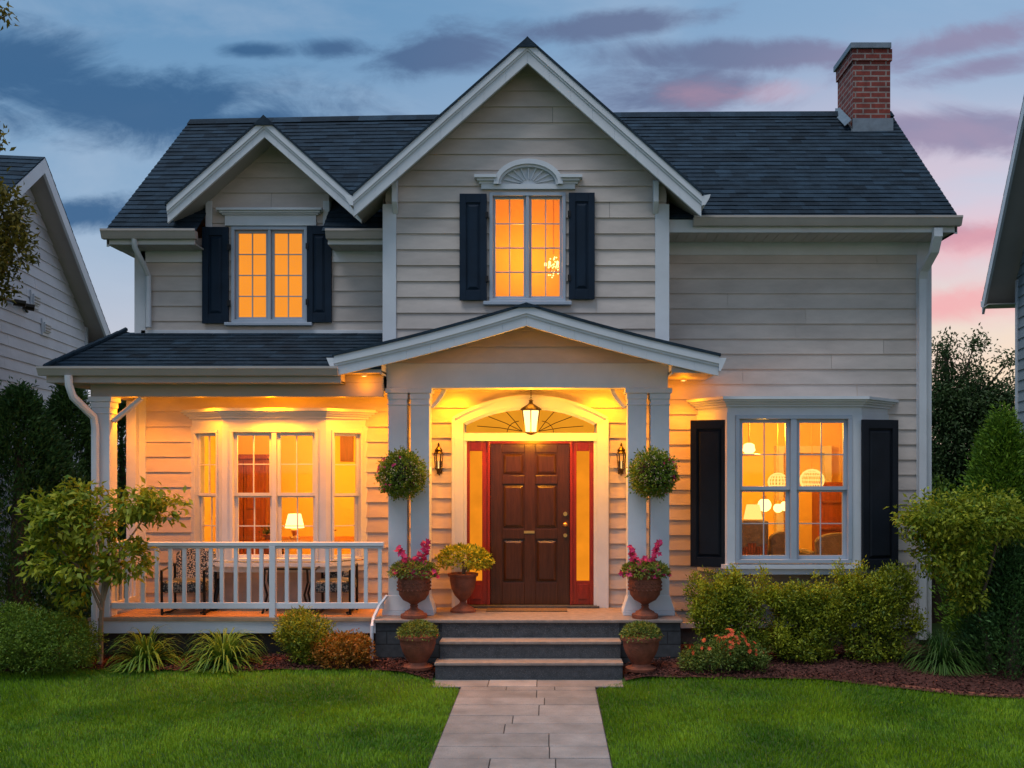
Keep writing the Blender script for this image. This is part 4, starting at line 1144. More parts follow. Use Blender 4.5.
def rattan(x, y, z, r, label):
    t = thing('rattan_pendant', label, 'lamp', (x, y, z), 'woven rattan pendants in the right bay room')
    m = MB()
    for k in range(9):
        a = math.pi*k/9; m.tube([(x+r*math.cos(a)*math.sin(b), y+r*math.sin(a)*math.sin(b), z+r*math.cos(b)*.9) for b in [2*math.pi*j/16 for j in range(17)]], .006, 4, False)
    for k in range(1, 8):
        b = math.pi*k/8; m.tube([(x+r*math.sin(b)*math.cos(a), y+r*math.sin(b)*math.sin(a), z+r*math.cos(b)*.9) for a in [2*math.pi*j/16 for j in range(17)]], .006, 4, False)
    m.build('shade', M_SHADE, t)
    m = MB(); m.tube([(x, y, z+r*.9), (x, y, 3.30)], .006, 6); m.build('cord', M_BRASS, t)
rattan(X(778, 14.0), 14.0, Z(482, 14.0), .14, 'woven rattan pendant left of the centre post in the right bay window')
rattan(X(812, 14.2), 14.2, Z(480, 14.2), .17, 'larger woven rattan pendant right of the centre post in the right bay window')
t = thing('ceiling_lamp', 'bright ceiling lamp in the top left pane of the right bay window', 'lamp', (X(749, 13.3), 13.3, 3.3))
xx = X(749, 13.3); zz = Z(449, 13.3)
m = MB(); m.lathe((xx, 13.3, zz-.06), [(.05, 0), (.085, .04), (.07, .12), (.03, .14)], 16); m.build('bowl', M_GLOW, t, smooth=True)
m = MB(); m.lathe((xx, 13.3, zz-.09), [(.10, 0), (.17, .02), (.10, .03)], 20); m.tube([(xx, 13.3, zz+.08), (xx, 13.3, 3.3)], .01, 6); m.build('rim', M_BRASS, t)
t = thing('console_cabinet', 'dark shelf cabinet with books at lower left of the right bay window', 'cabinet', (X(752, 13.2), 13.2, .6))
x0 = X(738, 13.2); m = MB(); m.wbox(x0, x0+.36, 13.0, 13.4, .6, 1.62); m.build('body', M_SOFA, t, bevel=.01)
m = MB()
for i in range(9): m.wbox(x0+.02+i*.036, x0+.02+i*.036+.03, 12.975, 12.999, 1.18, 1.18+rnd.uniform(.10, .16), rnd.random())
m.build('books', M_TERRA, t)
t = thing('shaded_table_lamp', 'lit table lamp with pale shade on the cabinet in the right bay window', 'lamp', (X(752, 13.2), 13.2, 1.62))
xx = X(753, 13.2); m = MB(); m.lathe((xx, 13.2, 1.62), [(.05, 0), (.05, .015), (.012, .03), (.012, .16)], 14); m.build('base', M_BRASS, t)
m = MB(); m.lathe((xx, 13.2, Z(519, 13.2)), [(.125, 0), (.085, .19)], 20); m.build('lamp_shade', M_SHADE, t, smooth=True)
def armchair(x, y, label, sc=1.0, mat=M_SOFA):
    t = thing('armchair', label, 'chair', (x, y, .6), 'armchairs in the right bay room')
    m = MB(); m.wbox(x-.36*sc, x+.36*sc, y-.3, y+.3, .78, 1.08); m.build('seat', mat, t, bevel=.04)
    m = MB(); n = 10
    pa = [(x-.36*sc, .8)]+[(x-.36*sc*math.cos(math.pi*k/n), 1.35+.12*math.sin(math.pi*k/n)) for k in range(n+1)]+[(x+.36*sc, .8)]
    m.prism([(a, y-.38, b) for a, b in pa], (0, .14, 0)); m.build('backrest', mat, t, bevel=.03)
    for s in (-1, 1):
        m = MB(); m.wbox(x+s*.38*sc-.05, x+s*.38*sc+.05, y-.3, y+.32, .75, 1.22); m.build('armrest', mat, t, bevel=.035)
        for q in (-.25, .25):
            m = MB(); m.tube([(x+s*.32*sc, y+q, .6), (x+s*.3*sc, y+q, .79)], .02, 8); m.build('leg', M_REDDOOR, t)
armchair(X(833, 13.3), 13.35, 'rounded grey armchair seen low in the right half of the right bay window', .85)
armchair(X(779, 13.6), 13.7, 'grey armchair seen low between cabinet and centre post of the right bay window', .5)
t = thing('bookcase', 'red brown wooden bookcase in the right room behind the rounded armchair', 'bookcase', (4.1, 15.1, .6))
m = MB(); m.wbox(4.02, 4.58, 14.9, 15.3, .6, 2.1); m.build('body', M_REDDOOR, t, bevel=.01)
m = MB()
for z_ in (1.0, 1.4, 1.8): m.wbox(4.04, 4.56, 14.87, 14.899, z_, z_+.03)
m.build('shelf_edge', M_TERRA, t)

# upstairs chandelier
t = thing('chandelier', 'small sparkling chandelier behind the right sash of the upstairs gable window', 'chandelier', (X(552, 12.6), 12.6, 6.05))
xx, zz = X(553.5, 12.6), Z(262, 12.6)
m = MB(); m.tube([(xx, 12.6, zz+.1), (xx, 12.6, 6.05)], .006, 6)
for k in range(6):
    a = k*math.pi/3; m.tube([(xx, 12.6, zz-.1), (xx+.05*math.cos(a), 12.6+.05*math.sin(a), zz-.14), (xx+.10*math.cos(a), 12.6+.1*math.sin(a), zz-.06)], .005, 5)
m.build('arms', M_BRASS, t)
m = MB()
for k in range(6):
    a = k*math.pi/3; m.ball((xx+.10*math.cos(a), 12.6+.1*math.sin(a), zz-.03), .018, 8, 6, (1, 1, 1.6))
for k in range(26):
    a = rnd.uniform(0, 6.28); q = rnd.uniform(.01, .08); m.ball((xx+q*math.cos(a), 12.6+q*math.sin(a), zz+rnd.uniform(-.2, .09)), .010, 6, 4)
m.build('crystals', M_GLOW, t)

# ------------------------------------------------------------------ entrance lantern, sconces, added ceiling lights
def hang_lantern():
    x, y = X(531, 11.95), 11.95; t = thing('hanging_lantern', 'glowing glass lantern hanging on a chain above the front door', 'lantern', (x, y, Z(434, y)))
    z0, z1 = Z(432.5, y), Z(410, y)
    def ring(r, z): return [(x+r*math.cos(math.pi/6+k*math.pi/3), y+r*math.sin(math.pi/6+k*math.pi/3), z) for k in range(6)]
    b, tp = ring(.075, z0), ring(.115, z1)
    m = MB()
    for k in range(6):
        m.tube([b[k], tp[k]], .007, 6); m.tube([b[k], b[(k+1) % 6]], .007, 6); m.tube([tp[k], tp[(k+1) % 6]], .010, 6)
    m.lathe((x, y, z1), [(.125, 0), (.13, .012), (.07, .05), (.03, .075), (.02, .10), (.028, .115), (.008, .13)], 6)
    m.lathe((x, y, z0-.03), [(.01, 0), (.05, .015), (.08, .03)], 6)
    m.build('frame', M_BRONZE, t)
    m = MB()
    for k in range(6): m.face([b[k], b[(k+1) % 6], tp[(k+1) % 6], tp[k]])
    m.build('glass', M_LANT, t)
    m = MB(); zc = z1+.12; k = 0
    while zc < 3.40:
        m.tube([(x+.010*math.cos(a)*(k % 2 == 0), y+.010*math.cos(a)*(k % 2 == 1), zc+.018*math.sin(a)+.015) for a in [j*math.pi/4 for j in range(9)]], .003, 5, False); zc += .028; k += 1
    m.lathe((x, y, 3.375), [(.02, 0), (.05, .02), (.055, .035)], 16)
    m.build('chain', M_BRONZE, t)
    return x, y, (z0+z1)/2
lx, ly, lz = hang_lantern()
lamp('lantern_light', (lx, ly-.13, lz-.10), 115, .15, (1, .35, .008))
lamp('lantern_uplight', (lx, ly-.02, 3.27), 14, .05, (1, .34, .02))

def sconce(px, label):
    x = X(px, 12.3); zc = Z(461, 12.3)
    t = thing('wall_sconce', label, 'wall lamp', (x, 12.38, zc), 'bronze wall lanterns beside the door')
    y = 12.25
    m = MB(); m.lathe((x, y, zc+.085), [(.062, 0), (.058, .012), (.045, .03), (.05, .05), (.03, .075), (.012, .10), (.016, .112), (.004, .14)], 12)
    m.lathe((x, y, zc-.155), [(.006, 0), (.02, .02), (.03, .04), (.042, .055)], 12)
    for k in range(6):
        a = k*math.pi/3; m.tube([(x+.04*math.cos(a), y+.04*math.sin(a), zc-.10), (x+.056*math.cos(a), y+.056*math.sin(a), zc+.09)], .005, 5)
    m.tube([(x, y, zc-.14), (x, y+.06, zc-.17), (x, y+.11, zc-.10)], .010, 8)
    m.build('frame', M_BRONZE, t)
    m = MB(); m.wbox(x-.035, x+.035, 12.355, 12.38, zc-.16, zc+.0); m.build('back_plate', M_BRONZE, t, bevel=.006)
    m = MB(); m.lathe((x, y, zc-.098), [(.037, 0), (.052, .18)], 12); m.build('glass', M_GLASS, t)
    m = MB(); m.tube([(x, y, zc-.09), (x, y, zc+.0)], .009, 8); m.build('candle', emat('sconce_candle', (1, .6, .2), 1.2), t)
    return t
s1_ = sconce(439, 'bronze wall lantern left of the front door')
s2_ = sconce(621, 'bronze wall lantern right of the front door')
lamp('sconce_light', (X(439, 12.2), 12.12, Z(470, 12.2)), 1.2, .04, (1, .5, .1)); lamp('sconce_light', (X(621, 12.2), 12.12, Z(470, 12.2)), 1.2, .04, (1, .5, .1))

def added_light(x, y, z, label, power, wash=0.0, tilt=.18, cone=125, col=(1, .27, .001)):  # added fitting with its own lamps, put in for the warm porch glow
    t = thing('added_downlight', label, 'light', (x, y, z), 'added downlights in the porch ceilings')
    k = .45 if z > 3.3 and z < 3.4 else 1.0
    m = MB(); m.lathe((x, y, z-.012), [(.075*k, 0), (.08*k, .012)], 20); m.build('trim_ring', M_TRIM, t)
    m = MB(); m.lathe((x, y, z-.014), [(.05*k, 0), (.05*k, .002)], 20); m.build('lens', M_GLOW, t)
    if power:
        l = lamp('downlight', (x, y, z-.022), power, .05, col, 'SPOT')
        l.data.spot_size = R(cone); l.data.spot_blend = 1.0; l.rotation_euler = Vector((0, tilt, -1)).to_track_quat('-Z', 'Y').to_euler()
    if wash: lamp('ceiling_wash', (x, y, z-.10), wash, .06, col)
added_light(-4.90, 11.80, 3.211, 'leftmost added downlight in the porch ceiling by the corner column', 120, 4)
added_light(-4.10, 11.80, 3.211, 'added porch downlight in front of the left edge of the left bay window', 130, 4.5)
added_light(-3.28, 11.80, 3.211, 'added porch downlight in front of the middle of the left bay window', 230, 13)
added_light(-2.45, 11.80, 3.211, 'added porch downlight in front of the right edge of the left bay window', 130, 4.5)
added_light(-1.15, 12.08, 3.412, 'added downlight in the portico ceiling left of the lantern', 190, 4, .12, 120, (1, .31, .003))
added_light(.65, 12.08, 3.412, 'added downlight in the portico ceiling right of the lantern', 190, 4, .12, 120, (1, .31, .003))
added_light(1.62, 12.05, 3.375, 'added downlight under the right wing of the portico roof', 85, 5, .12, 110)
added_light(-2.06, 12.05, 3.205, 'added downlight beside the left column pair of the portico', 80, 4)

added_light(-2.12, 11.47, 3.376, 'added downlight under the left wing of the portico roof', 0, 3)

# ------------------------------------------------------------------ porch furniture
def wicker_chair(x, y, label, back=.62, w=.48, seatm=M_CUSH, backm=M_WICKER, rot=0):
    t = thing('porch_chair', label, 'chair', (x, y, .58), 'patterned chairs on the porch')
    z = .58
    m = MB(); m.wbox(x-w/2, x+w/2, y-.22, y+.22, z+.26, z+.40); m.build('seat', seatm, t, bevel=.03)
    m = MB(); n = 8; top = z+.36+back
    pa = [(x-w/2+.02, z+.36)]+[(x-(w/2-.01)*math.cos(math.pi*k/n), top-.08+.08*math.sin(math.pi*k/n)) for k in range(n+1)]+[(x+w/2-.02, z+.36)]
    m.prism([(a, y+.16+(b-z)*.06, b) for a, b in pa], (0, .07, 0)); m.build('backrest', backm, t, bevel=.02)
    for s in (-1, 1):
        m = MB(); m.tube([(x+s*w/2, y-.20, z+.0), (x+s*w/2, y-.22, z+.52), (x+s*w/2, y+.2, z+.56), (x+s*w/2, y+.22, z)], .016, 8); m.build('armrest', M_IRON, t)
        m = MB(); m.tube([(x+s*(w/2-.03), y-.24, z+.03), (x+s*(w/2-.03), y, z+.014), (x+s*(w/2-.03), y+.26, z+.03)], .014, 6); m.build('runner', M_IRON, t)
    return t
wicker_chair(X(190, 12.0), 11.98, 'tall patterned porch chair behind the left part of the railing', .40, .50)
wicker_chair(X(336, 12.0), 12.0, 'low dark patterned porch chair behind the right part of the railing', .12, .42, M_CUSH, M_CUSH)
t = thing('porch_table', 'slim black iron table with curved legs behind the railing', 'table', (X(285, 12), 12.0, .58))
x0, x1 = X(266, 11.95), X(308, 11.95)
m = MB(); m.wbox(x0-.05, x1+.05, 11.88, 12.10, 1.10, 1.125); m.build('tabletop', M_IRON, t, bevel=.005)
for xx, s in ((x0, 1), (x1, -1)):
    for yy in (11.9, 12.08):
        m = MB(); m.tube([(xx, yy, 1.10), (xx+s*-.01, yy, .95), (xx+s*.03, yy, .8), (xx-s*.0, yy, .68), (xx-s*.03, yy, .58)], .013, 8); m.build('leg', M_IRON, t)
t = thing('umbrella', 'folded black umbrella leaning against the wall under the left bay window', 'umbrella', (X(214, 12.2), 12.2, .58))
m = MB(); m.tube([(X(213, 12.1), 12.1, .585), (X(218, 12.2), 12.25, .95)], [.02, .035], 8); m.build('canopy', M_IRON, t)
m = MB(); m.tube([(X(218, 12.2), 12.25, .95), (X(219.5, 12.2), 12.27, 1.05)], .008, 6); m.build('handle', M_BRONZE, t)

# doormat
m = MB(); m.wbox(X(487, 12.15), X(567, 12.15), 12.0, 12.24, .586, .60); o = m.build('doormat', M_COIR, origin=(X(527, 12.15), 12.12, .586), bevel=.004)
tag(o, 'brown coir doormat lying in front of the front door', 'doormat')

# ------------------------------------------------------------------ plants
L_BOX = leafmat('boxwood_leaf', (.040, .12, .014), (.26, .36, .028), .28)
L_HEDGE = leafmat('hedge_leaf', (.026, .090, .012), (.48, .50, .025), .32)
L_CON = leafmat('conifer_leaf', (.022, .075, .024), (.10, .20, .045), .22)
L_ARB = leafmat('arborvitae_leaf', (.035, .12, .012), (.20, .33, .025), .28)
L_YEL = leafmat('yellow_green_leaf', (.06, .16, .014), (.58, .56, .04), .40)
L_GRS = leafmat('ornamental_grass', (.045, .15, .014), (.22, .36, .04), .35)
L_TREE = leafmat('background_leaf', (.025, .065, .018), (.10, .15, .05), .30)
L_AUT = leafmat('autumn_leaf', (.07, .075, .012), (.34, .24, .03), .35)
L_RED = leafmat('orange_foliage', (.16, .14, .015), (.55, .17, .03), .35)
L_POT = leafmat('pot_foliage', (.045, .11, .02), (.24, .30, .05), .32)
L_PINK = leafmat('pink_petal', (.42, .02, .09), (.72, .06, .22), .30)
L_ORANGE = leafmat('coral_petal', (.62, .06, .03), (.75, .20, .06), .30)
L_WHITE = leafmat('tiny_pale_flower', (.45, .40, .25), (.70, .55, .35), .3)

def clump_leaves(blobs, ncl, per, spread, L, r, out=.75, up=.25, drop=0.0, asp=.42, inner=.35):
    """leaves gathered in clumps over ellipsoid blobs: (cx,cy,cz,rx,ry,rz)"""
    B = np.array(blobs, float); w = (B[:, 3]*B[:, 5]+B[:, 3]*B[:, 4]+.006); w = w/w.sum()
    k = r.choice(len(B), ncl, p=w)
    d = unit(r.normal(size=(ncl, 3)))
    rad = np.where(r.random(ncl) < inner, r.uniform(.25, .9, ncl), r.uniform(.82, 1.08, ncl))
    cc = B[k, :3] + d*B[k, 3:]*rad[:, None]
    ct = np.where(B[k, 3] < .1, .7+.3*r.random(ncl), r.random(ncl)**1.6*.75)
    C = np.repeat(cc, per, 0) + r.normal(size=(ncl*per, 3))*spread
    dd = np.repeat(unit(d*B[k, 3:]), per, 0)
    n = ncl*per
    D = dd*out + r.normal(size=(n, 3))*.65 + np.array([0, 0, up-drop])
    Nn = dd*.5 + np.array([0, 0, .8]) + r.normal(size=(n, 3))*.5
    le = r.uniform(.7, 1.25, n)*L
    tone = np.repeat(ct, per)*.5 + r.random(n)*.5
    return leaf_quads(C, D, Nn, le, le*asp), tone

def shrub(name, label, cat, x, y, blobs, mat, ncl, per, spread, L, seed, group=None, flowers=None, stem=M_BARK, **kw):
    z = gzf(x, y); t = thing(name, label, cat, (x, y, z), group); r = np.random.default_rng(seed)
    V, tn = clump_leaves([(x+b[0], y+b[1], z+b[2], b[3], b[4], b[5]) for b in blobs], ncl, per, spread, L, r, **kw)
    V[:, :, 2] = np.maximum(V[:, :, 2], z+.01)
    quads_mesh('foliage', V, tn, mat, t)
    m = MB(); rr = random.Random(seed)
    for b in blobs[:4]:
        for k in range(3):
            m.tube([(x+rr.uniform(-.03, .03), y+rr.uniform(-.03, .03), z), (x+b[0]*.5+rr.uniform(-.05, .05), y+b[1]*.5, z+b[2]*.5), (x+b[0]+rr.uniform(-.1, .1)*b[3]*4, y+b[1], z+b[2]+b[5]*.5)], [.012, .009, .004], 5)
    m.build('stem', stem, t)
    if flowers:
        fm, nf, fs, fb = flowers
        r2 = np.random.default_rng(seed+99)
        VV = []; 
        for q in range(nf):
            b = fb[r2.integers(len(fb))]; dd = unit(r2.normal(size=3)); dd[2] = abs(dd[2])*.9+.1; dd[1] = -abs(dd[1])
            c = np.array([x+b[0], y+b[1], z+b[2]])+unit(dd)*np.array(b[3:])*1.03
            npet = 6; a = np.arange(npet)*6.283/npet+r2.random()
            e1 = unit(np.cross(dd, [0.1, .2, 1])); e2 = np.cross(unit(dd), e1)
            D = e1*np.cos(a)[:, None]+e2*np.sin(a)[:, None]+unit(dd)*.4
            VV.append(leaf_quads(np.tile(c, (npet, 1)), D, np.tile(unit(dd), (npet, 1)), np.full(npet, fs)*r2.uniform(.7, 1.2), np.full(npet, fs*.6)))
        VV = np.concatenate(VV); quads_mesh('flowers', VV, r2.random(len(VV)), fm, t)
    return t

# left bed
shrub('boxwood', 'large rounded boxwood at the far left edge of the front bed', 'shrub', -5.50, 10.95, [(0, 0, .33, .48, .42, .34), (-.35, 0, .36, .38, .4, .34), (.2, .0, .28, .36, .34, .27), (-.6, .1, .36, .4, .4, .35)], L_BOX, 1900, 16, .028, .030, 1, up=.4, inner=.2)
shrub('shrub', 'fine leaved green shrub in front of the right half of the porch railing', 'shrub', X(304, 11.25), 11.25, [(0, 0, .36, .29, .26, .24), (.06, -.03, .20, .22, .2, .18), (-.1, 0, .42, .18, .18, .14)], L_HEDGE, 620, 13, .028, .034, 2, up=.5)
shrub('orange_shrub', 'low orange and yellow leaved shrub beside the entry platform', 'shrub', X(343, 11.15), 11.15, [(0, 0, .17, .32, .24, .17), (.12, -.02, .22, .18, .16, .12)], L_RED, 420, 12, .03, .038, 3, up=.5)

def grass_clump(name, label, x, y, rad, h, n, seed, mat=L_GRS, w=.013, droop=.75):
    z = gzf(x, y); t = thing(name, label, 'ornamental grass', (x, y, z), None); r = np.random.default_rng(seed)
    a = r.uniform(0, 2*np.pi, n); el = r.uniform(.25, 1.45, n); ln = r.uniform(.65, 1.1, n)*math.hypot(rad, h)*.95
    d = np.stack([np.cos(a)*np.cos(el), np.sin(a)*np.cos(el), np.sin(el)], 1)
    pos = np.array([x, y, z]) + np.stack([np.cos(a), np.sin(a), np.zeros(n)], 1)*r.uniform(0, .06, n)[:, None]
    seg = 6; out = []; tn = []
    side = np.stack([-np.sin(a), np.cos(a), np.zeros(n)], 1); base_t = r.random(n)
    for k in range(seg):
        f0, f1 = k/seg, (k+1)/seg
        g0 = w*(1-f0**2.2)*r.uniform(.9, 1.1, n); g1 = np.full(n, w*(1-f1**2.2)+.0006)
        d2 = d.copy(); d2[:, 2] -= droop*ln*f1*1.6; d2 = unit(d2)
        nxt = pos + d2*(ln/seg)[:, None]; nxt[:, 2] = np.maximum(nxt[:, 2], z+.01)
        out.append(np.stack([pos-side*g0[:, None]/2, pos+side*g0[:, None]/2, nxt+side*g1[:, None]/2, nxt-side*g1[:, None]/2], 1)); tn.append(base_t*.7+f0*.3)
        pos = nxt; d = d2
    quads_mesh('blades', np.concatenate(out), np.concatenate(tn), mat, t)
    m = MB(); m.lathe((x, y, z-.02), [(.07, 0), (.05, .08)], 10); m.build('crown', M_SOIL, t)
    return t
grass_clump('grass_clump', 'arching grass clump nearest the left end of the porch railing', X(146, 11.2), 11.2, .42, .46, 300, 1, w=.022)
grass_clump('grass_clump', 'wide arching grass clump under the middle left of the porch railing', X(224, 11.2), 11.2, .48, .52, 320, 2, w=.022)
L_GRD = leafmat('dark_grass_blade', (.02, .08, .015), (.12, .22, .04), .3)
grass_clump('grass_clump', 'dark green grassy clump at the right house corner by the wooden fence', X(942, 11.1), 11.1, .42, .58, 560, 3, L_GRD, .011)

# right bed hedge
def hedge(px, D, w, h, label, seed):
    r = random.Random(seed); bl = [(0, 0, h*.40, w*.40, .30, h*.40)]
    for k in range(6): bl.append((r.uniform(-.4, .4)*w, r.uniform(-.12, .1), h*r.uniform(.55, .82), w*r.uniform(.18, .3), .22, h*r.uniform(.14, .26)))
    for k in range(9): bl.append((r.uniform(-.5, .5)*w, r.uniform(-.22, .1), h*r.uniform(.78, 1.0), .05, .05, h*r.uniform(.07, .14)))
    for k in range(5): bl.append((r.choice((-1, 1))*w*r.uniform(.4, .55), r.uniform(-.2, .1), h*r.uniform(.25, .8), .09, .09, .10))
    bl.append((0, -.1, h*.2, w*.38, .26, h*.2))
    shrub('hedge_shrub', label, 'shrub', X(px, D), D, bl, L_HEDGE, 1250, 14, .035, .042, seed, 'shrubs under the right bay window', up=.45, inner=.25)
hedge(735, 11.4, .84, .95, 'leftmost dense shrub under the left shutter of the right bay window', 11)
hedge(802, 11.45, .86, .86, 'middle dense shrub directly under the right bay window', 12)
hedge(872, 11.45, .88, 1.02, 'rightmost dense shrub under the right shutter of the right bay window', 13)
shrub('flowering_shrub', 'low shrub with coral flowers right of the entry platform', 'shrub', X(722, 10.95), 10.95, [(0, 0, .20, .34, .24, .18), (.3, 0, .16, .2, .2, .14), (-.25, 0, .12, .2, .2, .12)], L_POT, 520, 12, .03, .034, 14, flowers=(L_ORANGE, 60, .030, [(0, 0, .20, .36, .25, .2), (.2, 0, .2, .25, .2, .15), (.1, 0, .3, .16, .16, .16)]), up=.4)

def column_tree(name, label, x, y, h, rad, mat, seed, n=1500, per=14, L=.06, wob=.12, base=.0, group=None, tip=.9, spread=.05):
    """upright evergreen built from sprays that follow a tapering outline"""
    z = gzf(x, y); t = thing(name, label, 'tree', (x, y, z), group); r = np.random.default_rng(seed)
    f = r.random(n)**.85; a = r.uniform(0, 2*np.pi, n)
    prof = np.sin(np.clip((f+.10)/1.1, 0, 1)**tip*np.pi)**.6*(1-f*.45)
    lob = 1+wob*np.sin(a*3+f*9+seed)+wob*.8*np.sin(a*7-f*17)+wob*.5*r.normal(size=n)
    rr = rad*prof*lob*np.where(r.random(n) < .25, r.uniform(.4, .9, n), 1)
    c = np.stack([x+rr*np.cos(a), y+rr*np.sin(a), z+base+f*(h-base)], 1); ct = r.random(n)
    C = np.repeat(c, per, 0)+r.normal(size=(n*per, 3))*np.array([spread, spread, spread*1.6])
    dd = np.repeat(np.stack([np.cos(a), np.sin(a), np.full(n, .9)], 1), per, 0)
    D = dd+r.normal(size=(n*per, 3))*.45; ll = r.uniform(.6, 1.3, n*per)*L
    V = leaf_quads(C, D, r.normal(size=(n*per, 3))+dd*.6, ll, ll*.34); V[:, :, 2] = np.maximum(V[:, :, 2], z)
    quads_mesh('crown', V, np.repeat(ct, per)*.6+r.random(n*per)*.4, mat, t)
    m = MB(); m.tube([(x, y, z-.05), (x+.03, y, z+h*.5), (x, y, z+h*.93)], [rad*.16, rad*.1, .01], 8); m.build('trunk', M_BARK, t)
    return t
column_tree('evergreen_tree', 'tall dark evergreen at the far left edge behind the boxwood', X(18, 13.0), 13.0, 3.15, 1.05, L_CON, 21, 2100, 14, .07, group='dark evergreens left of the house')
column_tree('evergreen_tree', 'pointed dark evergreen just left of the porch corner column', X(68, 14.0), 14.0, 3.35, .72, L_CON, 22, 1500, 14, .07, group='dark evergreens left of the house')
column_tree('evergreen_tree', 'narrow evergreen seen between the corner column and the porch wall', X(121, 15.6), 15.6, 3.2, .75, L_CON, 24, 1200, 12, .08, group='dark evergreens left of the house')
column_tree('arborvitae', 'bright green arborvitae at the right edge of the photo', X(1003, 11.9), 11.9, 2.75, .68, L_ARB, 23, 2300, 14, .06, wob=.09, tip=.75)

column_tree('low_juniper', 'low dense dark juniper at the foot of the right edge by the bed edging', X(1012, 11.0), 11.0, 1.25, .52, L_CON, 25, 1300, 14, .055, wob=.08, tip=.6)

def branch_tree(name, label, cat, x, y, limbs, blobs, mat, seed, ncl, per, L, spread, bark=M_BARKL, r0=.04, drop=.3, group=None, asp=.42, inner=.45):
    z = gzf(x, y); t = thing(name, label, cat, (x, y, z), group); r = np.random.default_rng(seed)
    V, tn = clump_leaves(blobs, ncl, per, spread, L, r, drop=drop, asp=asp, inner=inner)
    quads_mesh('crown', V, tn, mat, t)
    m = MB()
    for pth, ra in limbs: m.tube(pth, [ra*(1-.75*i/(len(pth)-1)) for i in range(len(pth))], 8)
    m.build('trunk', bark, t)
    return t
# small yellow-green tree at the porch corner
tx, ty = X(100, 11.15), 11.15; q = lambda px, py, D: (X(px, D), D, Z(py, D))
branch_tree('small_tree', 'small yellow green tree with forked pale trunk in front of the porch corner', 'tree', tx, ty,
    [([(tx, ty, .05), q(101, 620, 11.15), q(104, 580, 11.1), q(100, 545, 11.1), q(85, 510, 11.0)], .035), ([q(103, 600, 11.12), q(112, 570, 11.1), q(125, 545, 11.05), q(150, 510, 11.0)], .024),
     ([q(101, 600, 11.12), q(88, 575, 11.05), q(60, 550, 11.0), q(45, 530, 11.0)], .022), ([q(101, 610, 11.1), q(92, 590, 11.1), q(80, 575, 11.1)], .018), ([q(104, 585, 11.1), q(110, 540, 11.1), q(115, 500, 11.1)], .02), ([q(104, 585, 11.1), q(118, 560, 11.1), q(130, 548, 11.1)], .014)],
    [(*q(62, 520, 11.0), .30, .26, .26), (*q(48, 555, 11.0), .24, .22, .22), (*q(82, 500, 11.1), .24, .2, .16), (*q(75, 575, 10.95), .26, .22, .28), (*q(95, 530, 11.0), .14, .2, .2), (*q(135, 505, 11.0), .24, .2, .15), (*q(160, 508, 11.0), .22, .18, .13), (*q(126, 560, 11.0), .22, .18, .17), (*q(40, 510, 11.0), .14, .14, .10)],
    L_YEL, 31, 240, 15, .095, .050, drop=.55, inner=.15)
# leaning tree at right
rx_, ry_ = X(992, 10.9), 10.9
branch_tree('leaning_tree', 'leaning yellow green tree in front of the right house corner and arborvitae', 'tree', rx_, ry_,
    [([(rx_, ry_, .05), q(987, 640, 10.9), q(978, 610, 10.9), q(965, 580, 10.9), q(955, 545, 10.9)], .04), ([q(978, 610, 10.9), q(990, 570, 10.9), q(1000, 530, 10.95)], .025), ([q(965, 580, 10.9), q(945, 555, 10.85), q(925, 530, 10.85)], .02)],
    [(*q(945, 518, 10.85), .34, .28, .24), (*q(985, 515, 10.85), .34, .28, .26), (*q(920, 520, 10.8), .20, .2, .16), (*q(935, 550, 10.85), .22, .2, .24), (*q(962, 560, 10.85), .22, .2, .26), (*q(968, 595, 10.9), .16, .15, .22), (*q(1008, 520, 10.9), .18, .2, .18)],
    L_YEL, 32, 560, 15, .062, .05, drop=.45, bark=M_BARK)
# background tree, thin upper branches against the sunset
bx, by = X(962, 19.5), 19.5
limbs = [([(bx, by, 0), (bx, by, 2.4), q(950, 400, 19.5), q(945, 350, 19.5)], .12), ([q(955, 430, 19.5), q(985, 390, 19.5), q(1008, 362, 19.5)], .05), ([q(955, 430, 19.5), q(935, 380, 19.5), q(938, 345, 19.5)], .05), ([q(955, 400, 19.5), q(966, 370, 19.5), q(976, 340, 19.5)], .035), ([q(960, 440, 19.5), q(990, 420, 19.5), q(1012, 400, 19.5)], .05)]
branch_tree('background_tree', 'wispy dark tree against the pink sky right of the house', 'tree', bx, by, limbs,
    [(*q(955, 430, 19.5), .75, .6, .7), (*q(940, 395, 19.5), .45, .45, .5), (*q(975, 450, 19.5), .75, .6, .7), (*q(945, 358, 19.5), .25, .3, .35), (*q(973, 372, 19.5), .22, .25, .3), (*q(1000, 395, 19.5), .45, .4, .3), (*q(1010, 362, 19.5), .16, .2, .12), (*q(978, 345, 19.5), .12, .2, .14), (*q(1000, 430, 19.5), .5, .5, .5), (*q(950, 480, 19.5), .8, .6, .5), (*q(955, 455, 19.5), .6, .5, .6), (*q(960, 405, 19.5), .6, .5, .5), (*q(990, 410, 19.5), .5, .5, .4)],
    L_TREE, 33, 2000, 16, .085, .09, bark=M_BARK, drop=.2)
shrub('back_hedge', 'dark clipped hedge behind the fence right of the house', 'hedge', 6.7, 16.3, [(-.5, 0, .95, .9, .5, 1.0), (.7, 0, .9, .9, .5, .95), (1.9, 0, .95, .9, .5, 1.0)], L_BOX, 1300, 14, .05, .07, 15)
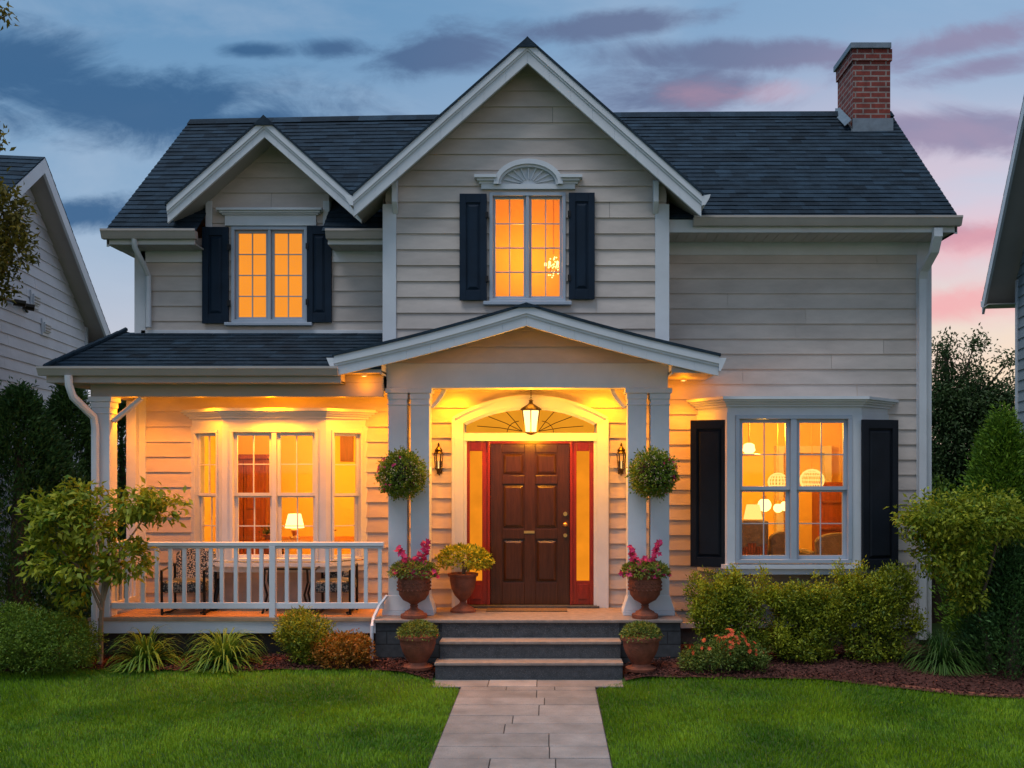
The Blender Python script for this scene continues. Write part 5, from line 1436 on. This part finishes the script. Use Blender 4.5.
# autumn tree just out of frame, its branches reaching in at top left
ax_, ay_ = -6.75, 11.0
branch_tree('autumn_tree', 'bronze leaved tree whose branch tips reach in at the upper left edge', 'tree', ax_, ay_,
    [([(ax_, ay_, 0), (ax_-.05, ay_, 2.5), (ax_, ay_, 5), (ax_+.1, ay_, 7.5)], .11), ([(ax_, ay_, 4.0), (-6.3, 11, 4.6), (-5.9, 11, 4.7)], .035), ([(ax_, ay_, 4.8), (-6.2, 11, 5.3), (-5.85, 11, 5.0)], .03), ([(ax_, ay_, 5.2), (-6.3, 11, 5.9), (-6.0, 11, 6.0)], .02), ([(ax_, ay_, 6.2), (-6.3, 11, 7.1), (-5.95, 11, 7.3)], .02)],
    [(*q(5, 215, 11), .24, .25, .30), (*q(10, 250, 11), .22, .22, .26), (*q(-15, 270, 11), .22, .2, .22), (*q(-60, 150, 11), .5, .5, .9), (*q(-80, 40, 11), .55, .5, .7), (-7.3, 11.2, 5.5, .7, .7, 1.2), (*q(2, 12, 11), .10, .1, .05), (*q(-4, 140, 11), .08, .1, .12), (*q(2, 290, 11), .10, .1, .10)],
    L_AUT, 34, 1500, 13, .075, .05, bark=M_BARK, drop=.3)

# ------------------------------------------------------------------ pots and urns
def dome_leaves(c, rx, rz, n, L, r, asp=.4, low=-.1):
    d = unit(r.normal(size=(n, 3))); d[:, 2] = np.where(d[:, 2] < low, -d[:, 2], d[:, 2])
    rad = r.uniform(.55, 1.05, n)**.6
    C = np.array(c)+d*np.array([rx, rx, rz])*rad[:, None]
    D = d+r.normal(size=(n, 3))*.55; le = r.uniform(.7, 1.3, n)*L
    return leaf_quads(C, D, d+r.normal(size=(n, 3))*.4+np.array([0, 0, .5]), le, le*asp)
def petals(C, s, r, npet=5):
    n = len(C); out = []
    dirs = unit(r.normal(size=(n, 3))*.5+np.array([0, -1.0, .5]))
    for k in range(npet):
        a = k*6.283/npet + r.random(n)*.3
        e1 = unit(np.cross(dirs, np.array([.1, .2, 1.0]))); e2 = np.cross(dirs, e1)
        D = e1*np.cos(a)[:, None]+e2*np.sin(a)[:, None]+dirs*.35
        out.append(leaf_quads(C, D, dirs, np.full(n, s)*r.uniform(.7, 1.2, n), np.full(n, s*.75)))
    return np.concatenate(out)

URN = [(.150, 0), (.155, .02), (.150, .045), (.115, .055), (.105, .075), (.055, .10), (.04, .125), (.048, .14), (.038, .155), (.06, .175), (.125, .21), (.168, .27), (.185, .35), (.188, .43), (.178, .46), (.205, .475), (.212, .50), (.205, .52), (.18, .52), (.175, .49)]
URN_T = 'flowered terracotta urn on the porch edge in front of the left column pair'
def flower_urn(x, y, label, seed, flip=1):
    z = .585; t = thing('flower_urn', label, 'urn', (x, y, z), 'flowered urns in front of the column pairs'); r = np.random.default_rng(seed)
    m = MB(); m.lathe((x, y, z), URN, 40, ribs=20, rib_amp=.018, rib_range=(.17, .30))
    for k in range(24):
        a = k*math.pi/12
        for zz in (.33, .37, .41): m.ball((x+.188*math.cos(a+(zz*40 % 1)*.13), y+.188*math.sin(a+(zz*40 % 1)*.13), z+zz), .012, 6, 4)
    m.build('urn', M_TERRA, t, smooth=True)
    m = MB(); m.lathe((x, y, z+.47), [(.176, 0), (.176, .02)], 24); m.build('soil', M_SOIL, t)
    V = dome_leaves((x, y, z+.53), .27, .12, 1500, .045, r, low=-.35)
    quads_mesh('foliage', V, r.random(len(V)), L_POT, t)
    # blossoms: a mound plus two tall spikes
    n = 75; a = r.uniform(0, 6.28, n); q_ = r.uniform(.08, .29, n); C = np.stack([x+q_*np.cos(a), y+q_*np.sin(a)*.9, z+.62-.25*(q_/.29)**2*.6+r.uniform(-.02, .05, n)], 1)
    for (dx, h, k) in ((-.18*flip, .28, 11), (.15*flip, .34, 13), (.02, .15, 12)):
        f = np.linspace(.25, 1, k); k2 = k*2; f = np.linspace(.2, 1, k2); C = np.concatenate([C, np.stack([x+dx*(.3+.7*f)+r.normal(size=k2)*.022, np.full(k2, y-.03)+r.normal(size=k2)*.03, z+.54+h*f], 1)])
    V = petals(C, .040, r); quads_mesh('flowers', V, r.random(len(V)), L_PINK, t)
    m = MB()
    for (dx, h) in ((-.18*flip, .28), (.15*flip, .34)): m.tube([(x, y-.02, z+.5), (x+dx*.7, y-.03, z+.54+h*.5), (x+dx, y-.03, z+.54+h)], .004, 5)
    m.build('stem', L_POT, t)
flower_urn(X(414, 11.53), 11.53, 'flowered terracotta urn on the porch edge in front of the left column pair', 1, 1)
flower_urn(X(645, 11.53), 11.53, 'flowered terracotta urn on the porch edge in front of the right column pair', 2, 1)
def shrub_urn():
    x, y, z = X(463, 12.02), 12.02, .585; t = thing('shrub_urn', 'plain terracotta urn with yellow green shrub left of the front door', 'urn', (x, y, z)); r = np.random.default_rng(5)
    m = MB(); m.lathe((x, y, z), [(.155, 0), (.155, .025), (.12, .05), (.05, .095), (.035, .12), (.05, .145), (.10, .20), (.14, .28), (.158, .38), (.16, .42), (.18, .43), (.185, .46), (.16, .465), (.15, .44)], 36); m.build('urn', M_TERRA, t, smooth=True)
    m = MB(); m.lathe((x, y, z+.42), [(.15, 0), (.15, .02)], 20); m.build('soil', M_SOIL, t)
    m = MB()
    for k in range(5): m.tube([(x, y, z+.42), (x+rnd.uniform(-.03, .03), y, z+.5), (x+rnd.uniform(-.2, .2), y+rnd.uniform(-.1, .1), z+.64)], [.02, .014, .005], 6)
    m.build('stem', M_BARK, t)
    V = dome_leaves((x, y, z+.62), .31, .17, 1500, .05, r, low=-.5)
    V2 = dome_leaves((x+.22, y, z+.60), .13, .10, 300, .05, r, low=-.8); V = np.concatenate([V, V2])
    quads_mesh('foliage', V, r.random(len(V)), L_YEL, t)
shrub_urn()
def low_pot(x, y, label, seed, rz):
    z = gzf(x, y)+.02; t = thing('low_pot', label, 'plant pot', (x, y, z), 'low pots beside the steps'); r = np.random.default_rng(seed)
    m = MB(); m.lathe((x, y, z), [(.165, 0), (.17, .03), (.11, .05), (.10, .075), (.125, .11), (.17, .19), (.195, .27), (.20, .33), (.22, .335), (.225, .37), (.20, .375), (.19, .345)], 36); m.build('pot', M_TERRA, t, smooth=True)
    m = MB(); m.lathe((x, y, z+.32), [(.19, 0), (.19, .02)], 20); m.build('soil', M_SOIL, t)
    V = dome_leaves((x, y, z+.36), .22, .16, 1700, .032, r, low=-.1); quads_mesh('foliage', V, r.random(len(V)), L_POT, t)
low_pot(X(418, 11.05), 11.05, 'round terracotta pot of low greenery left of the steps', 7, 0)
low_pot(X(641, 10.98), 10.98, 'round terracotta pot of low greenery right of the steps', 8, 0)

def flower_ball(px, py, label, seed, side):
    x, y, z = X(px, 11.5), 11.5, Z(py, 11.5); t = thing('hanging_flower_ball', label, 'hanging plant', (x, y, z-.29), 'flower balls on the porch columns'); r = np.random.default_rng(seed)
    n = 5200; d = unit(r.normal(size=(n, 3))); rad = .258*np.where(r.random(n) < .05, r.uniform(1.05, 1.2, n), r.uniform(.75, 1.05, n))*(1+.08*np.sin(d[:, 0]*9+seed)*np.sin(d[:, 2]*8)+.05*np.sin(d[:, 1]*13+seed*2))
    C = np.array([x, y, z])+d*rad[:, None]; le = r.uniform(.022, .042, n)
    V = leaf_quads(C, d+r.normal(size=(n, 3))*.5, r.normal(size=(n, 3))+d, le, le*.5); quads_mesh('foliage', V, r.random(n), L_BOX, t)
    m = MB(); m.ball((x, y, z), .20, 16, 10); m.build('core', M_SOIL, t)
    n = 150; d = unit(r.normal(size=(n, 3))); d[:, 1] = -abs(d[:, 1]); V = petals(np.array([x, y, z])+d*.268, .010, r, 5); quads_mesh('pale_flowers', V, r.random(len(V)), L_WHITE, t)
    n = 16; d = unit(r.normal(size=(n, 3))*.45+np.array([side, -.4, .1])); V = petals(np.array([x, y, z])+d*.275, .022, r, 5); quads_mesh('pink_flowers', V, r.random(len(V)), L_PINK, t)
    xb_ = X(397.5 if side < 0 else 660, 11.71); m = MB(); m.tube([(x, y+.1, z), ((x+xb_)/2, y+.15, z+.02), (xb_, 11.705, z+.02)], .010, 6); m.wbox(xb_-.03, xb_+.03, 11.70, 11.709, z-.05, z+.09); m.build('bracket', M_IRON, t)
flower_ball(402, 474, 'round hanging ball of flowers on the left column pair', 1, -1)
flower_ball(653, 473, 'round hanging ball of flowers on the right column pair', 2, 1)

# ------------------------------------------------------------------ neighbours, fence, stones
def neighbour(name, label, side, apex, far, dirv, inset, sid, wall_w=7.0, z_lo=-.2):
    """a house whose gable end faces ours. apex/far = rake points (x,y,z); dirv = direction the gable wall recedes"""
    t = thing(name, label, 'house', (apex[0], apex[1], 0), 'neighbouring houses')
    A = Vector(apex); Fp = Vector(far); d = Vector((dirv[0], dirv[1], 0)).normalized(); n = Vector((d.y, -d.x, 0)) * (1 if side < 0 else -1)   # outward normal
    run = (Fp-A).dot(d); sl = (A.z-Fp.z)/run
    near = A - d*run; near.z = Fp.z
    back = -n*wall_w
    # roof slopes
    def slope(e0, nm, seed):
        E0 = Vector((e0.x, e0.y, Fp.z)); L_ = back.length; bd = back.normalized()
        shingles(nm, lambda s: tuple(E0+bd*s), lambda s: tuple(A+bd*s), lambda tt: 0, lambda tt: L_, 0, 1, 22, seed=seed, parent=t)
    slope(Fp, 'roof', 5); slope(near, 'roof', 6)
    m = MB(); dn = Vector((0, 0, -.24))
    for P0 in (Fp, near):
        e = Vector((P0.x, P0.y, Fp.z))
        lo = Vector((0, 0, -.02)); k = -n*.04
        m.hexa([A+lo, e+lo, e+dn, A+dn, A+lo+k, e+lo+k, e+dn+k, A+dn+k])
    m.build('rake_board', M_TRIM, t)
    m = MB()
    for P0 in (Fp, near):
        e = Vector((P0.x, P0.y, Fp.z)); k0 = -n*.042; k1 = -n*(inset+.3); a = Vector((0, 0, -.05)); b = Vector((0, 0, -.13))
        m.hexa([A+a+k0, e+a+k0, e+b+k0, A+b+k0, A+a+k1, e+a+k1, e+b+k1, A+b+k1])
    m.build('soffit', M_SOFFIT, t)
    # gable wall, eave overhang .45 each side
    w0 = near - n*inset; ov = .45
    FF = Fr((w0.x, w0.y, 0), d, n); tot = 2*run
    if side > 0: FF = Fr((w0.x, w0.y, 0), d, n)
    top = A.z-.16
    siding(FF, z_lo+.2, top-.02, lambda z: max(ov, run-(top-z)/sl), lambda z: min(tot-ov, run+(top-z)/sl), name='siding_wall', mat=sid, parent=t, seed=3, expo=.17)
    # front and back walls
    for u_, nn_ in ((ov, -d), (tot-ov, d)):
        p = Vector(FF(u_, 0, 0)); siding(Fr((p.x, p.y, 0), -n, nn_), z_lo+.2, Fp.z-.1, cst(0), cst(wall_w-1), name='siding_wall', mat=sid, parent=t, seed=4, expo=.17)
    for u_ in (ov-.02, tot-ov-.10):
        m = MB(); m.box(FF, u_, u_+.12, z_lo, Fp.z+.02+ov*sl*.5, -.02, .03); m.build('corner_board', M_TRIM, t)
    m = MB(); e = Vector((Fp.x, Fp.y, Fp.z)); bd = back.normalized()
    for P0, s in ((Fp, 1), (near, -1)):
        e = Vector((P0.x, P0.y, Fp.z)); m.prism([e+Vector((0, 0, -.02)), e+d*s*.10+Vector((0, 0, 0)), e+d*s*.08+Vector((0, 0, -.1)), e+Vector((0, 0, -.13))], bd*wall_w)
    m.build('gutter', M_TRIM, t)
    m = MB()
    for P0, s in ((Fp, -1), (near, 1)):
        e = Vector((P0.x, P0.y, Fp.z)); q0 = e+d*s*ov
        m.hexa([e+Vector((0, 0, -.13)), q0+Vector((0, 0, -.13)), q0+Vector((0, 0, -.15)), e+Vector((0, 0, -.15)), e+Vector((0, 0, -.13))+bd*wall_w, q0+Vector((0, 0, -.13))+bd*wall_w, q0+Vector((0, 0, -.15))+bd*wall_w, e+Vector((0, 0, -.15))+bd*wall_w])
    m.build('soffit', M_SOFFIT, t)
    return t, FF, run
nl, NF, nrun = neighbour('neighbour_house', 'pale grey clapboard house with steep gable at the left edge', -1, (-7.56, 15.0, 6.98), (-8.09, 18.55, 4.69), (-.149, 1.0), .34, M_NSIDING)
# utility fittings on its gable wall
def on_wall(px, py):
    # where the view line meets the neighbour's wall plane
    dvec = Vector(((px-549)/1000, 1, (469-py)/1000)); o_ = Vector((0, 0, CAMH)); p0 = NF.o
    s = (p0-o_).dot(NF.n)/dvec.dot(NF.n); P = o_+dvec*s; return (P-p0).dot(NF.u), P.z
for (px, py) in ((44, 328), (33, 300)):
    u_, z_ = on_wall(px, py); m = MB(); hw = .17
    m.box(NF, u_-hw, u_+hw, z_-.13, z_+.13, .01, .035); m.box(NF, u_-hw+.05, u_+hw-.05, z_-.08, z_+.08, .03, .06); v = m.build('wall_vent', M_TRIM, nl)
    m = MB()
    for k in range(3): m.box(NF, u_-hw+.06, u_+hw-.06, z_-.06+k*.045, z_-.045+k*.045, .06, .075)
    m.build('slat', M_SOFFIT, v)
u_, z_ = on_wall(10, 302); m = MB(); m.tube([NF(u_-.3, z_, .03), NF(u_, z_, .06), NF(u_+.3, z_+.04, .05), NF(u_+.6, z_-.05, .03)], .02, 6)
for dd in (0, .35): m.tube([NF(u_+dd, z_, .05), NF(u_+dd+.05, z_-.02, .2)], .05, 8)
m.build('floodlight', M_BRONZE, nl)

nr, NFr, _ = neighbour('neighbour_house', 'grey sided house with steep gable overhang at the right edge', 1, (6.66, 13.5, 8.55), (7.36, 17.0, 5.17), (.2, 1.0), .45, M_NGREY)

# wooden fence at the right of the house
t = thing('wooden_fence', 'dark brown board fence between our house and the right neighbour', 'fence', (6.0, 14.2, 0))
m = MB(); x = 4.75; r = random.Random(3)
while x < 7.4: m.wbox(x, x+.135, 14.2, 14.225, .02, 1.55+r.uniform(-.01, .01), r.random()); x += .145
m.build('boards', M_WOODF, t)
m = MB(); m.wbox(4.75, 7.4, 14.226, 14.26, .4, .48); m.wbox(4.75, 7.4, 14.226, 14.26, 1.2, 1.28); m.build('rail', M_WOODF, t)
for xx in (4.8, 6.1, 7.35):
    m = MB(); m.wbox(xx, xx+.1, 14.261, 14.36, 0, 1.6); m.build('post', M_WOODF, t)
# stepping stones by the fence
for i, (px, py, w) in enumerate(((978, 640, .30), (984, 648, .34), (972, 655, .28))):
    D = (CAMH-.10)/((py-469)/1000); D = min(D, 13.2); x = X(px, D); z = gzf(x, D); n = 9; rr = random.Random(i)
    m = MB(); m.prism([(x+w*rr.uniform(.8, 1)*math.cos(k*6.283/n), D+w*.6*rr.uniform(.8, 1)*math.sin(k*6.283/n), z-.01) for k in range(n)], (0, 0, .05))
    o = m.build('stepping_stone', M_PAVER, origin=(x, D, z), bevel=.01)
    tag(o, ('farthest grey stepping stone beside the wooden fence', 'middle grey stepping stone beside the wooden fence', 'nearest grey stepping stone beside the wooden fence')[i], 'stone', 'stepping stones by the fence')
# low bed edging at right
m = MB(); pts = [(x_, float(bed_edge(x_))+.03, gzf(x_, float(bed_edge(x_)))+.005) for x_ in np.linspace(3.4, 6.4, 26)]
m.tube(pts, .028, 8); o = m.build('bed_edging', M_TERRA, origin=(pts[0][0], pts[0][1], 0), smooth=True); tag(o, 'low reddish edging strip along the right planting bed', 'edging')

S.render.engine = 'CYCLES'
S.cycles.max_bounces = 6
S.cycles.transparent_max_bounces = 8
